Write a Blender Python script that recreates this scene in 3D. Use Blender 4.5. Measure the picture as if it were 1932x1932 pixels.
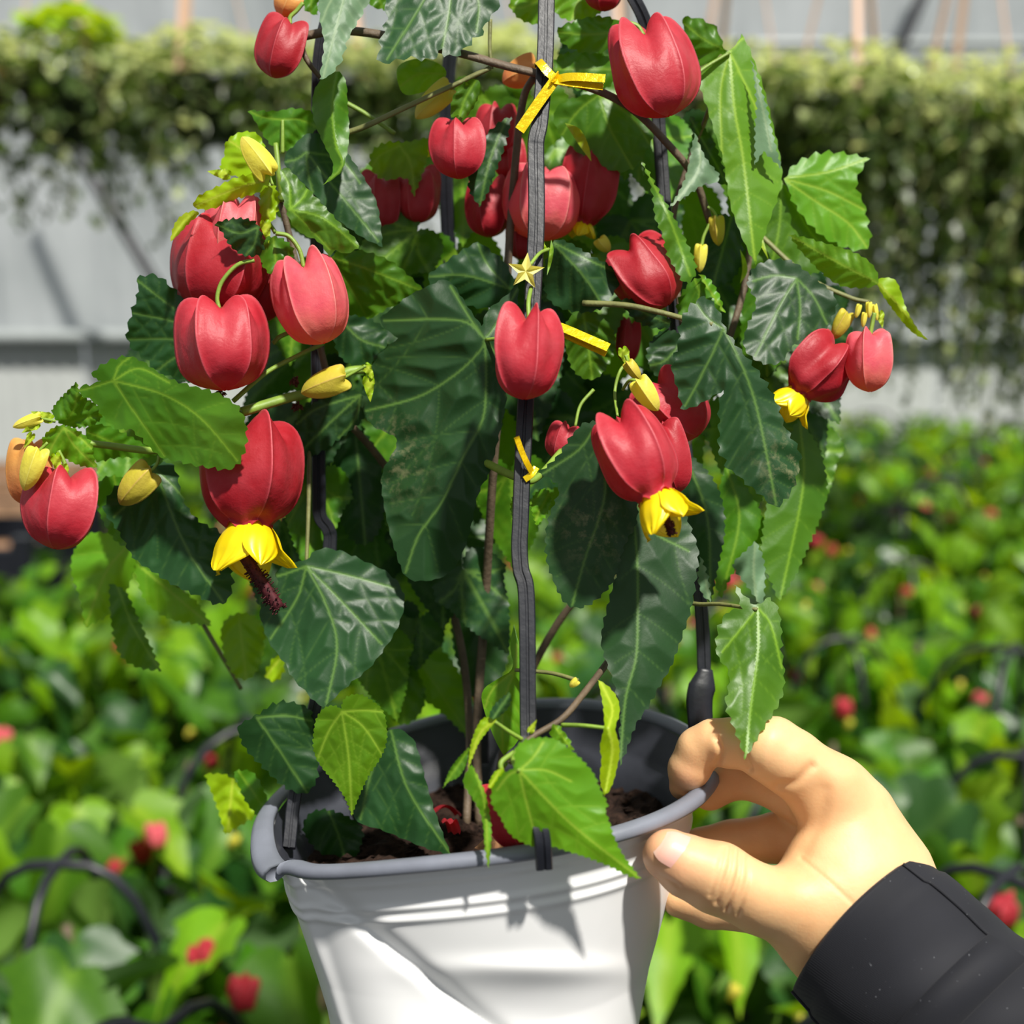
import bpy, math, random
import numpy as np
from mathutils import Vector, Matrix, Euler
from mathutils.geometry import delaunay_2d_cdt

for o in list(bpy.data.objects):
    bpy.data.objects.remove(o)
scene = bpy.context.scene
COL = scene.collection

# ------------------------------------------------------------------ camera
F = 2070.0                      # focal length in pixels of the 1932 frame
PITCH = math.radians(10.5)      # camera looks down by this much
CAM = np.array([0.0, 0.0, 0.95])
D0 = 0.36                       # distance of the plant's middle
S = D0 / F                      # metres per pixel there
cam_data = bpy.data.cameras.new('camera')
cam_data.sensor_width = 36.0
cam_data.lens = 36.0 * F / 1932.0
cam_data.clip_start = 0.01
cam_data.clip_end = 100.0
cam_data.dof.use_dof = True
cam_data.dof.focus_distance = 0.328
cam_data.dof.aperture_fstop = 7.5
cam = bpy.data.objects.new('camera', cam_data)
cam.location = CAM
cam.rotation_euler = (math.pi / 2 - PITCH, 0, 0)
COL.objects.link(cam)
scene.camera = cam

# ------------------------------------------------------------------ light
world = bpy.data.worlds.new('greenhouse_daylight')
scene.world = world
world.use_nodes = True
bg = world.node_tree.nodes['Background']
bg.inputs['Color'].default_value = (0.90, 0.96, 1.0, 1)
bg.inputs['Strength'].default_value = 0.38
sun_data = bpy.data.lights.new('sun', 'SUN')
sun_data.energy = 6.4
sun_data.color = (1.0, 0.96, 0.88)
sun_data.angle = math.radians(3.0)
sun = bpy.data.objects.new('sun', sun_data)
sun.rotation_euler = Vector((-0.32, 0.56, -1.0)).to_track_quat('-Z', 'Y').to_euler()
sun.location = (1, -1, 4)
COL.objects.link(sun)

scene.view_settings.view_transform = 'Standard'
scene.view_settings.look = 'None'
scene.view_settings.gamma = 1.0
scene.view_settings.use_curve_mapping = False
scene.view_settings.exposure = 0.16

# ------------------------------------------------------------------ helpers
RIGHT = np.array([1.0, 0, 0])
FWD = np.array([0, math.cos(PITCH), -math.sin(PITCH)])
UP = np.array([0, math.sin(PITCH), math.cos(PITCH)])


def C(p):
    """Plant space (x right, y down, z away, all in pixels at the plant's middle) to world metres."""
    p = np.atleast_2d(np.asarray(p, float))
    d = D0 + p[:, 2] * S
    x = (p[:, 0] - 966.0) / F * d
    y = -(p[:, 1] - 966.0) / F * d
    return CAM + x[:, None] * RIGHT + y[:, None] * UP + d[:, None] * FWD


def at(px, py, dist):
    """World point seen at a pixel, at a distance in metres along the view."""
    return CAM + (px - 966.0) / F * dist * RIGHT - (py - 966.0) / F * dist * UP + dist * FWD


WLOC = {}


def wloc(o):
    return WLOC.get(o.name, np.zeros(3)) if o else np.zeros(3)


def tag(o, label=None, cat=None, group=None, kind=None):
    if label: o['label'] = label
    if cat: o['category'] = cat
    if group: o['group'] = group
    if kind: o['kind'] = kind
    return o


def empty(name, loc, label=None, cat=None, group=None, parent=None):
    o = bpy.data.objects.new(name, None)
    o.empty_display_size = 0.02
    loc = np.asarray(loc, float)
    o.location = loc - wloc(parent)
    o.parent = parent
    COL.objects.link(o)
    WLOC[o.name] = loc
    return tag(o, label, cat, group)


def mesh_data(name, v, f, mats, smooth=True, attrs=None, mi=None):
    me = bpy.data.meshes.new(name)
    me.from_pydata([tuple(p) for p in np.asarray(v, float)], [], [tuple(int(i) for i in q) for q in f])
    for m in (mats if isinstance(mats, (list, tuple)) else [mats]):
        me.materials.append(m)
    if smooth:
        me.polygons.foreach_set('use_smooth', [True] * len(me.polygons))
    if mi is not None:
        me.polygons.foreach_set('material_index', [int(i) for i in mi])
    for k, a in (attrs or {}).items():
        at_ = me.attributes.new(k, 'FLOAT', 'POINT')
        at_.data.foreach_set('value', np.asarray(a, np.float32))
    me.update()
    return me


def obj(name, v, f, mats, parent=None, smooth=True, attrs=None, mi=None, label=None, cat=None, group=None, kind=None):
    """One mesh object from world-space vertices, its origin at its own middle."""
    v = np.asarray(v, float)
    c = (v.min(0) + v.max(0)) / 2
    me = mesh_data(name, v - c, f, mats, smooth, attrs, mi)
    o = bpy.data.objects.new(name, me)
    o.location = c - wloc(parent)
    o.parent = parent
    COL.objects.link(o)
    WLOC[o.name] = c
    return tag(o, label, cat, group, kind)


def grid_faces(nu, nv, close_u=False, off=0):
    f = []
    for i in range(nu if close_u else nu - 1):
        for j in range(nv - 1):
            a = i * nv + j; b = ((i + 1) % nu) * nv + j
            f.append((a + off, b + off, b + 1 + off, a + 1 + off))
    return f


def catmull(pts, n=8):
    pts = np.asarray(pts, float)
    if len(pts) < 3:
        t = np.linspace(0, 1, n + 1)[:, None]
        return pts[0] * (1 - t) + pts[-1] * t
    P = np.vstack([2 * pts[0] - pts[1], pts, 2 * pts[-1] - pts[-2]])
    out = []
    for i in range(1, len(P) - 2):
        for k in range(n):
            t = k / n
            out.append(0.5 * ((2 * P[i]) + (-P[i - 1] + P[i + 1]) * t + (2 * P[i - 1] - 5 * P[i] + 4 * P[i + 1] - P[i + 2]) * t * t
                              + (-P[i - 1] + 3 * P[i] - 3 * P[i + 1] + P[i + 2]) * t ** 3))
    out.append(pts[-1])
    return np.array(out)


def sweep(path, prof, up=(0, 0, 1), scale=None, caps=True):
    """Sweep a closed 2-D profile along a path; returns vertices and faces."""
    path = np.asarray(path, float); n = len(path); m = len(prof)
    prof = np.asarray(prof, float)
    V = []
    tan = np.gradient(path, axis=0)
    u = np.asarray(up, float)
    side = None
    for i in range(n):
        t = tan[i] / (np.linalg.norm(tan[i]) + 1e-12)
        s_ = np.cross(t, u if side is None else np.cross(side, t))
        if np.linalg.norm(s_) < 1e-9: s_ = np.cross(t, (1, 0, 0.1))
        s_ /= np.linalg.norm(s_)
        w = np.cross(s_, t)
        side = s_
        k = 1.0 if scale is None else scale[i]
        for a, b in prof:
            V.append(path[i] + (s_ * a + w * b) * k)
    Fc = []
    for i in range(n - 1):
        for j in range(m):
            Fc.append((i * m + j, i * m + (j + 1) % m, (i + 1) * m + (j + 1) % m, (i + 1) * m + j))
    if caps:
        Fc.append(tuple(range(m - 1, -1, -1)))
        Fc.append(tuple((n - 1) * m + j for j in range(m)))
    return np.array(V), Fc


def circ(r, m=8):
    return [(r * math.cos(2 * math.pi * k / m), r * math.sin(2 * math.pi * k / m)) for k in range(m)]


def tube(path, r, m=8, n=6, taper=None, smooth=True):
    p = catmull(path, n) if smooth else np.asarray(path, float)
    sc = None
    if taper is not None:
        sc = np.linspace(1, taper, len(p))
    return sweep(p, circ(r, m), scale=sc)


def join(parts):
    V, Fc, M, off = [], [], [], 0
    for k, pt in enumerate(parts):
        v, f = pt[0], pt[1]
        mi = pt[2] if len(pt) > 2 else 0
        V.append(np.asarray(v)); Fc += [tuple(i + off for i in q) for q in f]
        M += [mi] * len(f); off += len(v)
    return np.vstack(V), Fc, M


# ------------------------------------------------------------------ materials
def srgb(r, g, b):
    def c(x):
        x /= 255.0
        return x / 12.92 if x <= 0.04045 else ((x + 0.055) / 1.055) ** 2.4
    return (c(r), c(g), c(b), 1)


class NT:
    def __init__(self, name):
        self.m = bpy.data.materials.new(name)
        self.m.use_nodes = True
        self.t = self.m.node_tree
        self.t.nodes.clear()
        self.out = self.n('ShaderNodeOutputMaterial')

    def n(self, typ, **kw):
        nd = self.t.nodes.new(typ)
        for k, v in kw.items():
            setattr(nd, k, v)
        return nd

    def l(self, a, b):
        self.t.links.new(a, b)

    def noise(self, scale, detail=4, rough=0.55, coord=None):
        nd = self.n('ShaderNodeTexNoise')
        nd.inputs['Scale'].default_value = scale
        nd.inputs['Detail'].default_value = detail
        nd.inputs['Roughness'].default_value = rough
        if coord is None:
            coord = self.n('ShaderNodeTexCoord').outputs['Object']
        self.l(coord, nd.inputs['Vector'])
        return nd.outputs['Fac']

    def ramp(self, fac, stops):
        nd = self.n('ShaderNodeValToRGB')
        e = nd.color_ramp.elements
        while len(e) < len(stops): e.new(0.5)
        for el, (p, c) in zip(e, stops):
            el.position = p; el.color = c
        self.l(fac, nd.inputs['Fac'])
        return nd.outputs['Color']

    def mix(self, fac, a, b, mode='MIX'):
        nd = self.n('ShaderNodeMix', data_type='RGBA', blend_type=mode)
        for s_, v in ((nd.inputs[0], fac), (nd.inputs[6], a), (nd.inputs[7], b)):
            if isinstance(v, (int, float)): s_.default_value = v
            elif isinstance(v, tuple): s_.default_value = v
            else: self.l(v, s_)
        return nd.outputs[2]

    def math(self, op, a, b=0.0, clamp=False):
        nd = self.n('ShaderNodeMath', operation=op, use_clamp=clamp)
        for s_, v in ((nd.inputs[0], a), (nd.inputs[1], b)):
            if isinstance(v, (int, float)): s_.default_value = v
            else: self.l(v, s_)
        return nd.outputs[0]

    def attr(self, name):
        return self.n('ShaderNodeAttribute', attribute_name=name).outputs['Fac']

    def bump(self, h, strength=0.3, dist=0.001):
        nd = self.n('ShaderNodeBump')
        nd.inputs['Strength'].default_value = strength
        nd.inputs['Distance'].default_value = dist
        self.l(h, nd.inputs['Height'])
        return nd.outputs['Normal']

    def bsdf(self, color, rough=0.5, spec=0.5, metal=0.0, normal=None, sheen=0.0, sss=0.0, coat=0.0):
        b = self.n('ShaderNodeBsdfPrincipled')
        if isinstance(color, tuple): b.inputs['Base Color'].default_value = color
        else: self.l(color, b.inputs['Base Color'])
        if isinstance(rough, (int, float)): b.inputs['Roughness'].default_value = rough
        else: self.l(rough, b.inputs['Roughness'])
        b.inputs['Specular IOR Level'].default_value = spec
        b.inputs['Metallic'].default_value = metal
        b.inputs['Coat Weight'].default_value = coat
        b.inputs['Coat Roughness'].default_value = 0.3
        if sheen: b.inputs['Sheen Weight'].default_value = sheen
        if sss:
            b.inputs['Subsurface Weight'].default_value = sss
            b.inputs['Subsurface Radius'].default_value = (1.0, 0.35, 0.2)
            b.inputs['Subsurface Scale'].default_value = 0.006
        if normal is not None: self.l(normal, b.inputs['Normal'])
        return b.outputs[0]

    def translucent(self, surf, color, fac):
        t = self.n('ShaderNodeBsdfTranslucent')
        if isinstance(color, tuple): t.inputs['Color'].default_value = color
        else: self.l(color, t.inputs['Color'])
        mx = self.n('ShaderNodeMixShader')
        if isinstance(fac, (int, float)): mx.inputs[0].default_value = fac
        else: self.l(fac, mx.inputs[0])
        self.l(surf, mx.inputs[1]); self.l(t.outputs[0], mx.inputs[2])
        return mx.outputs[0]

    def done(self, surf):
        self.l(surf, self.out.inputs['Surface'])
        return self.m


def leaf_mat(name, base, dark, vein, under, trans, tfac=0.3, rough=0.38, spec=0.5, worn=0.0):
    t = NT(name)
    oi = t.n('ShaderNodeObjectInfo')
    n1 = t.noise(38, 4)
    c = t.mix(t.ramp(n1, [(0.3, (0, 0, 0, 1)), (0.7, (1, 1, 1, 1))]), dark, base)
    hs = t.n('ShaderNodeHueSaturation')
    mm = t.n('ShaderNodeMapRange'); t.l(oi.outputs['Random'], mm.inputs['Value'])
    mm.inputs['To Min'].default_value = 0.493; mm.inputs['To Max'].default_value = 0.508
    t.l(mm.outputs[0], hs.inputs['Hue'])
    m2 = t.n('ShaderNodeMapRange'); t.l(oi.outputs['Random'], m2.inputs['Value'])
    m2.inputs['To Min'].default_value = 0.85; m2.inputs['To Max'].default_value = 1.15
    t.l(m2.outputs[0], hs.inputs['Value'])
    t.l(c, hs.inputs['Color'])
    c = hs.outputs['Color']
    c = t.mix(t.attr('vein'), c, vein)
    if worn:
        w = t.math('MULTIPLY', t.math('MULTIPLY', t.attr('worn'), worn), t.ramp(t.noise(260, 5, 0.7), [(0.50, (0, 0, 0, 1)), (0.66, (1, 1, 1, 1))]))
        c = t.mix(w, c, srgb(168, 160, 120))
    geo = t.n('ShaderNodeNewGeometry')
    c2 = t.mix(geo.outputs['Backfacing'], c, under)
    h = t.math('ADD', t.noise(420, 3), t.math('MULTIPLY', t.noise(90, 3), 1.5))
    h = t.math('ADD', h, t.math('MULTIPLY', t.attr('vein'), -0.8))
    nrm = t.bump(h, 0.16, 0.0005)
    s_ = t.bsdf(c2, rough, spec, normal=nrm)
    tc = t.mix(t.attr('vein'), trans, tuple(0.55 * a for a in trans[:3]) + (1,))
    s_ = t.translucent(s_, tc, tfac)
    return t.done(s_)


M = {}
M['dark'] = leaf_mat('mature_leaf', srgb(36, 72, 34), srgb(25, 56, 27), srgb(84, 120, 52), srgb(110, 140, 105), srgb(70, 125, 8), 0.20, 0.45, 0.36, 0.4)
M['mid'] = leaf_mat('green_leaf', srgb(76, 122, 18), srgb(56, 102, 16), srgb(118, 160, 40), srgb(112, 148, 66), srgb(122, 172, 4), 0.32, 0.42, 0.42)
M['light'] = leaf_mat('fresh_leaf', srgb(102, 154, 26), srgb(80, 132, 22), srgb(150, 188, 56), srgb(138, 172, 64), srgb(160, 200, 8), 0.38, 0.44, 0.40)
M['lime'] = leaf_mat('young_leaf', srgb(160, 194, 14), srgb(128, 172, 14), srgb(188, 210, 60), srgb(168, 195, 50), srgb(196, 216, 8), 0.42, 0.45, 0.4)
M['pale'] = leaf_mat('leaf_underside', srgb(112, 142, 108), srgb(98, 130, 96), srgb(135, 160, 120), srgb(70, 110, 50), srgb(110, 150, 60), 0.28, 0.5, 0.4)


def calyx_mat(name, top, low, edge, trans, tfac=0.3, split=0.75):
    t = NT(name)
    v = t.attr('len'); r = t.attr('ridge')
    n1 = t.noise(60, 4)
    c = t.mix(t.ramp(t.math('ADD', v, t.math('MULTIPLY', t.math('SUBTRACT', n1, 0.5), 0.3)), [(split, (0, 0, 0, 1)), (min(1.0, split + 0.3), (1, 1, 1, 1))]), top, low)
    c = t.mix(t.ramp(t.noise(110, 4), [(0.35, (0, 0, 0, 1)), (0.75, (0.35, 0.35, 0.35, 1))]), c, edge)
    c = t.mix(t.math('MULTIPLY', r, 0.75), c, edge)
    h = t.noise(110, 5, 0.62)
    s_ = t.bsdf(c, 0.48, 0.32, normal=t.bump(h, 0.5, 0.0011))
    return t.done(t.translucent(s_, trans, tfac))


M['red'] = calyx_mat('red_calyx', srgb(164, 28, 40), srgb(158, 30, 36), srgb(204, 86, 96), srgb(205, 22, 26), 0.24, 0.8)
M['pink'] = calyx_mat('pink_calyx', srgb(218, 84, 100), srgb(224, 132, 96), srgb(236, 156, 146), srgb(240, 90, 90), 0.34, 0.62)
M['rose'] = calyx_mat('rose_calyx', srgb(182, 42, 56), srgb(174, 38, 46), srgb(216, 104, 114), srgb(222, 36, 36), 0.27, 0.78)
M['orange'] = calyx_mat('orange_bud', srgb(226, 160, 80), srgb(214, 118, 70), srgb(235, 190, 120), srgb(230, 150, 40), 0.35, 0.5)
M['bud'] = calyx_mat('yellow_bud', srgb(226, 216, 70), srgb(222, 206, 90), srgb(240, 232, 130), srgb(235, 225, 40), 0.35, 0.6)
M['budgreen'] = calyx_mat('olive_bud', srgb(196, 186, 52), srgb(176, 170, 48), srgb(205, 165, 100), srgb(200, 190, 30), 0.25, 0.6)


def plain(name, color, rough=0.5, spec=0.5, metal=0.0, nscale=0, namp=0.15, bump=0.0, bscale=200, trans=None, tfac=0.3, sss=0.0, sheen=0.0):
    t = NT(name)
    c = color
    if nscale:
        d = tuple(a * (1 - namp) for a in color[:3]) + (1,)
        e = tuple(min(1, a * (1 + namp)) for a in color[:3]) + (1,)
        c = t.ramp(t.noise(nscale), [(0.3, d), (0.7, e)])
    nm = t.bump(t.noise(bscale, 4), bump, 0.001) if bump else None
    s_ = t.bsdf(c, rough, spec, metal, nm, sheen, sss)
    if trans: s_ = t.translucent(s_, trans, tfac)
    return t.done(s_)


M['petal'] = plain('yellow_petal', srgb(246, 218, 14), 0.35, 0.5, nscale=120, namp=0.12, trans=srgb(250, 225, 10), tfac=0.3)
M['stamen'] = plain('dark_stamen', srgb(66, 20, 26), 0.7, 0.3, nscale=900, namp=0.6)
M['stem'] = plain('brown_stem', srgb(92, 78, 62), 0.6, 0.4, nscale=150, namp=0.3, bump=0.4, bscale=600)
M['stemgreen'] = plain('green_stem', srgb(118, 146, 54), 0.5, 0.4, nscale=120, namp=0.2, bump=0.2, bscale=500)
M['stemolive'] = plain('olive_stem', srgb(110, 112, 66), 0.55, 0.4, nscale=120, namp=0.25, bump=0.3, bscale=500)
M['black'] = plain('black_plastic', srgb(24, 26, 33), 0.42, 0.5, nscale=60, namp=0.25, bump=0.15, bscale=300)
M['gold'] = plain('gold_tie', srgb(240, 205, 20), 0.22, 0.6, metal=0.55, nscale=300, namp=0.1, bump=0.3, bscale=500)
M['dried'] = plain('dried_bract', srgb(96, 52, 44), 0.8, 0.2, nscale=500, namp=0.5, bump=0.6, bscale=700)
# ------------------------------------------------------------------ leaf and flower builders (plant space, pixels)
def seg_dist(P, segs):
    """Distance of points to the nearest of many segments."""
    P = np.asarray(P, np.float32)
    if not len(segs): return np.full(len(P), 1e6)
    segs = np.asarray(segs, np.float32)
    A = segs[:, 0]; AB = segs[:, 1] - A
    L2 = (AB ** 2).sum(1) + 1e-9
    best = np.full(len(P), 1e12, np.float32)
    for k in range(0, len(segs), 48):
        a, ab, l2 = A[k:k + 48], AB[k:k + 48], L2[k:k + 48]
        dx = P[:, 0:1] - a[:, 0]; dy = P[:, 1:2] - a[:, 1]
        t = np.clip((dx * ab[:, 0] + dy * ab[:, 1]) / l2, 0, 1)
        dx -= t * ab[:, 0]; dy -= t * ab[:, 1]
        best = np.minimum(best, (dx * dx + dy * dy).min(1))
    return np.sqrt(best).astype(float)


def inside(P, poly):
    x, y = P[:, 0], P[:, 1]
    r = np.zeros(len(P), bool)
    n = len(poly); j = n - 1
    for i in range(n):
        xi, yi = poly[i]; xj, yj = poly[j]
        if yi != yj:
            c = ((yi > y) != (yj > y)) & (x < (xj - xi) * (y - yi) / (yj - yi) + xi)
            r ^= c
        j = i
    return r


def round_poly(poly):
    """Chaikin rounding that leaves sharp tips sharp."""
    poly = np.asarray(poly, float)
    for _ in range(2):
        out = []
        n = len(poly)
        for i in range(n):
            p, a, b = poly[i], poly[i - 1], poly[(i + 1) % n]
            u = (a - p) / (np.linalg.norm(a - p) + 1e-9); w = (b - p) / (np.linalg.norm(b - p) + 1e-9)
            if u @ w > 0.15:
                out.append(p)
            else:
                out.append(p * 0.75 + a * 0.25); out.append(p * 0.75 + b * 0.25)
        poly = np.array(out)
    return poly


def serrate(poly, pitch, amp, rnd):
    n = len(poly)
    area = 0.5 * sum(poly[i - 1][0] * poly[i][1] - poly[i][0] * poly[i - 1][1] for i in range(n))
    sg = 1 if area > 0 else -1
    out = []
    s_ = 0.0
    nxt = pitch
    for i in range(n):
        a, b = poly[i], poly[(i + 1) % n]
        L = np.linalg.norm(b - a)
        if L < 1e-6: continue
        d = (b - a) / L
        nr = np.array([d[1], -d[0]]) * sg
        k = max(1, int(round(L / (pitch / 4.0))))
        for j in range(k):
            p = a + d * (L * j / k)
            ph = ((s_ + L * j / k) / pitch) % 1.0
            h = ph / 0.75 if ph < 0.75 else (1 - ph) / 0.25
            out.append(p + nr * amp * 1.4 * (h - 0.5) * (0.7 + 0.6 * rnd.random()))
        s_ += L
    return np.array(out)


LEAF_N = [0]


def leaf(parent, mat, outline, base, mid, z, veins=(), tilt=(0, 0), fold=0.25, quilt=6, cup=0.0, wave=5, teeth=(16, 4), g=4.2,
         worn=None, sec=26, name='leaf', under=False, vw=2.2):
    """A leaf blade: outline, midrib and lobe veins in plant space, given relief by folds, quilting between veins and a wavy margin."""
    LEAF_N[0] += 1
    rnd = random.Random(LEAF_N[0] * 7 + 1)
    poly = round_poly(outline)
    if teeth: poly = serrate(poly, teeth[0], teeth[1], rnd)
    lo, hi = poly.min(0), poly.max(0)
    size = np.linalg.norm(hi - lo)
    mains = [catmull(mid, 6)] + [catmull([base] + list(v), 5) for v in veins]
    msegs = [(a[i], a[i + 1]) for a in mains for i in range(len(a) - 1)]
    midsegs = [(mains[0][i], mains[0][i + 1]) for i in range(len(mains[0]) - 1)]
    # coarse mask of the blade, for growing side veins
    mg = max(3.0, size / 90.0)
    mxs = np.arange(lo[0], hi[0] + mg, mg); mys = np.arange(lo[1], hi[1] + mg, mg)
    mk = inside(np.stack(np.meshgrid(mxs, mys, indexing='ij'), -1).reshape(-1, 2), poly).reshape(len(mxs), len(mys))
    md = seg_dist(np.stack(np.meshgrid(mxs, mys, indexing='ij'), -1).reshape(-1, 2), msegs).reshape(len(mxs), len(mys))

    def cell(p):
        return int(round((p[0] - lo[0]) / mg)), int(round((p[1] - lo[1]) / mg))
    # side veins
    ssegs = []
    if sec:
        for a in mains:
            L = np.concatenate([[0], np.cumsum(np.linalg.norm(np.diff(a, axis=0), axis=1))])
            s_ = sec * 0.6; side = 1
            while s_ < L[-1] * 0.93:
                i = min(len(a) - 2, int(np.searchsorted(L, s_)) - 1); i = max(i, 0)
                f = (s_ - L[i]) / (L[i + 1] - L[i] + 1e-9)
                p = a[i] * (1 - f) + a[i + 1] * f
                d = a[i + 1] - a[i]; d = d / (np.linalg.norm(d) + 1e-9)
                for sd in (1, -1):
                    an = sd * math.radians(52 + 8 * rnd.random())
                    q = p.copy(); step = size * 0.028
                    for k in range(14):
                        an2 = an * (1 - 0.03 * k)
                        dd = np.array([d[0] * math.cos(an2) - d[1] * math.sin(an2), d[0] * math.sin(an2) + d[1] * math.cos(an2)])
                        r_ = q + dd * step
                        ci, cj = cell(r_)
                        if not (0 <= ci < len(mxs) and 0 <= cj < len(mys)) or not mk[ci, cj]: break
                        if k > 1 and md[ci, cj] < size * 0.03: break
                        ssegs.append((q, r_)); q = r_
                s_ += sec * (0.8 + 0.4 * rnd.random())
    # points
    nx = np.arange(lo[0], hi[0], g); ny = np.arange(lo[1], hi[1], g * 0.866)
    gx, gy = np.meshgrid(nx, ny)
    gx = gx + (np.arange(len(ny)) % 2)[:, None] * g / 2
    G = np.stack([gx.ravel(), gy.ravel()], 1)
    G = G[inside(G, poly)]
    bsegs = [(poly[i - 1], poly[i]) for i in range(len(poly))]
    db = seg_dist(G, bsegs[::2] if len(bsegs) > 400 else bsegs)
    G = G[db > g * 0.45]
    vp = []
    for a in mains:
        n_ = max(2, int(np.linalg.norm(np.diff(a, axis=0), axis=1).sum() / 3.0))
        s0 = np.linspace(0, len(a) - 1, n_)
        vp.append(np.stack([np.interp(s0, range(len(a)), a[:, 0]), np.interp(s0, range(len(a)), a[:, 1])], 1))
    vp = np.vstack(vp)
    vp = vp[inside(vp, poly)]
    vp = vp[seg_dist(vp, bsegs) > 2.0]
    G = G[seg_dist(G, msegs) > 1.9]
    pts = np.vstack([poly, G, vp])
    edges = [(i, (i + 1) % len(poly)) for i in range(len(poly))]
    res = delaunay_2d_cdt([Vector(p) for p in pts], edges, [], 1, 1e-4)
    P = np.array([(v[0], v[1]) for v in res[0]])
    Fc = [tuple(f) for f in res[2]]
    dm = seg_dist(P, msegs); dmid = seg_dist(P, midsegs); ds = seg_dist(P, ssegs)
    de = seg_dist(P, [(poly[i - 2], poly[i]) for i in range(0, len(poly), 2)])
    vein = np.maximum(np.exp(-(dm / vw) ** 2), 0.30 * np.exp(-(ds / (vw * 0.6)) ** 2))
    dv = np.minimum(dm * 0.8, ds)
    rel = P - np.asarray(base, float)
    zz = z + tilt[0] * rel[:, 0] + tilt[1] * rel[:, 1] + fold * dmid
    zz = zz - quilt * (1 - np.exp(-(dv / (sec * 0.36 if sec else 12)) ** 2))
    zz = zz + cup * (rel ** 2).sum(1) / max(size, 1)
    ph = rnd.random() * 6.28
    zz = zz + wave * np.exp(-(de / (size * 0.10 + 6)) ** 2) * np.sin(P[:, 0] / (size * 0.07) + P[:, 1] / (size * 0.09) + ph)
    V = C(np.column_stack([P, zz]))
    # upper side towards the camera
    Fc2 = []
    for f in Fc:
        a, b, c = P[f[0]], P[f[1]], P[f[2]]
        cr = (b[0] - a[0]) * (c[1] - a[1]) - (b[1] - a[1]) * (c[0] - a[0])
        flip = cr > 0
        if under: flip = not flip
        Fc2.append(f[::-1] if flip else f)
    attrs = {'vein': vein}
    if worn is not None:
        wp, wr = worn
        attrs['worn'] = np.exp(-((P - np.asarray(wp, float)) ** 2).sum(1) / (wr * wr))
    return obj(name, V, Fc2, M[mat], parent, True, attrs)


T_OUT = np.array([(0, 0), (0.05, 0.10), (0.16, 0.16), (0.30, 0.14), (0.40, 0.02), (0.44, -0.10), (0.47, -0.18), (0.36, -0.28), (0.32, -0.44), (0.24, -0.62),
                  (0.12, -0.82), (0, -1.0)])
T_OUT = np.vstack([T_OUT, (T_OUT[1:-1] * [-1, 1])[::-1]])


def tleaf(parent, mat, base, size, ang, z, lobes=1.0, **kw):
    """A leaf of the common shape, tip pointing along ang (degrees, 0 = down, 90 = right)."""
    a = math.radians(ang)
    R = np.array([[math.cos(a), math.sin(a)], [-math.sin(a), math.cos(a)]])
    def X(p):
        p = np.atleast_2d(np.asarray(p, float)) * [lobes, -1]
        return (p @ R.T) * size + np.asarray(base, float)
    out = X(T_OUT)
    mid = X([(0, 0), (0.01, -0.5), (0, -1)])
    vs = [X([(0.2, -0.14), (0.42, -0.18)]), X([(-0.2, -0.14), (-0.42, -0.18)]), X([(0.14, -0.2), (0.28, -0.5)]), X([(-0.14, -0.2), (-0.28, -0.5)])]
    kw.setdefault('g', max(4.5, size * 0.025)); kw.setdefault('sec', size * 0.13); kw.setdefault('teeth', (size * 0.07, size * 0.018))
    return leaf(parent, mat, out, np.asarray(base, float), mid, z, veins=vs, **kw)


RIDGE = np.array([(0.02, 0.04), (0.10, -0.03), (0.21, -0.10), (0.33, -0.11), (0.42, -0.04), (0.475, 0.10), (0.50, 0.28), (0.50, 0.46), (0.475, 0.62), (0.415, 0.77), (0.31, 0.89), (0.16, 0.965), (0.03, 1.0)])
VALLEY = np.array([(0.02, 0.06), (0.09, 0.055), (0.17, 0.06), (0.26, 0.09), (0.33, 0.16), (0.375, 0.27), (0.40, 0.40), (0.40, 0.54), (0.375, 0.68), (0.32, 0.80), (0.23, 0.90), (0.12, 0.965), (0.025, 0.99)])


def frame(axis, roll=0.0):
    a = np.asarray(axis, float); a = a / np.linalg.norm(a)
    ref = np.array([0.0, 0.0, -1.0])
    if abs(a @ ref) > 0.95: ref = np.array([1.0, 0, 0])
    e1 = ref - (ref @ a) * a; e1 /= np.linalg.norm(e1)
    e2 = np.cross(a, e1)
    c, s_ = math.cos(roll), math.sin(roll)
    return a, e1 * c + e2 * s_, -e1 * s_ + e2 * c


FL_N = [0]


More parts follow.
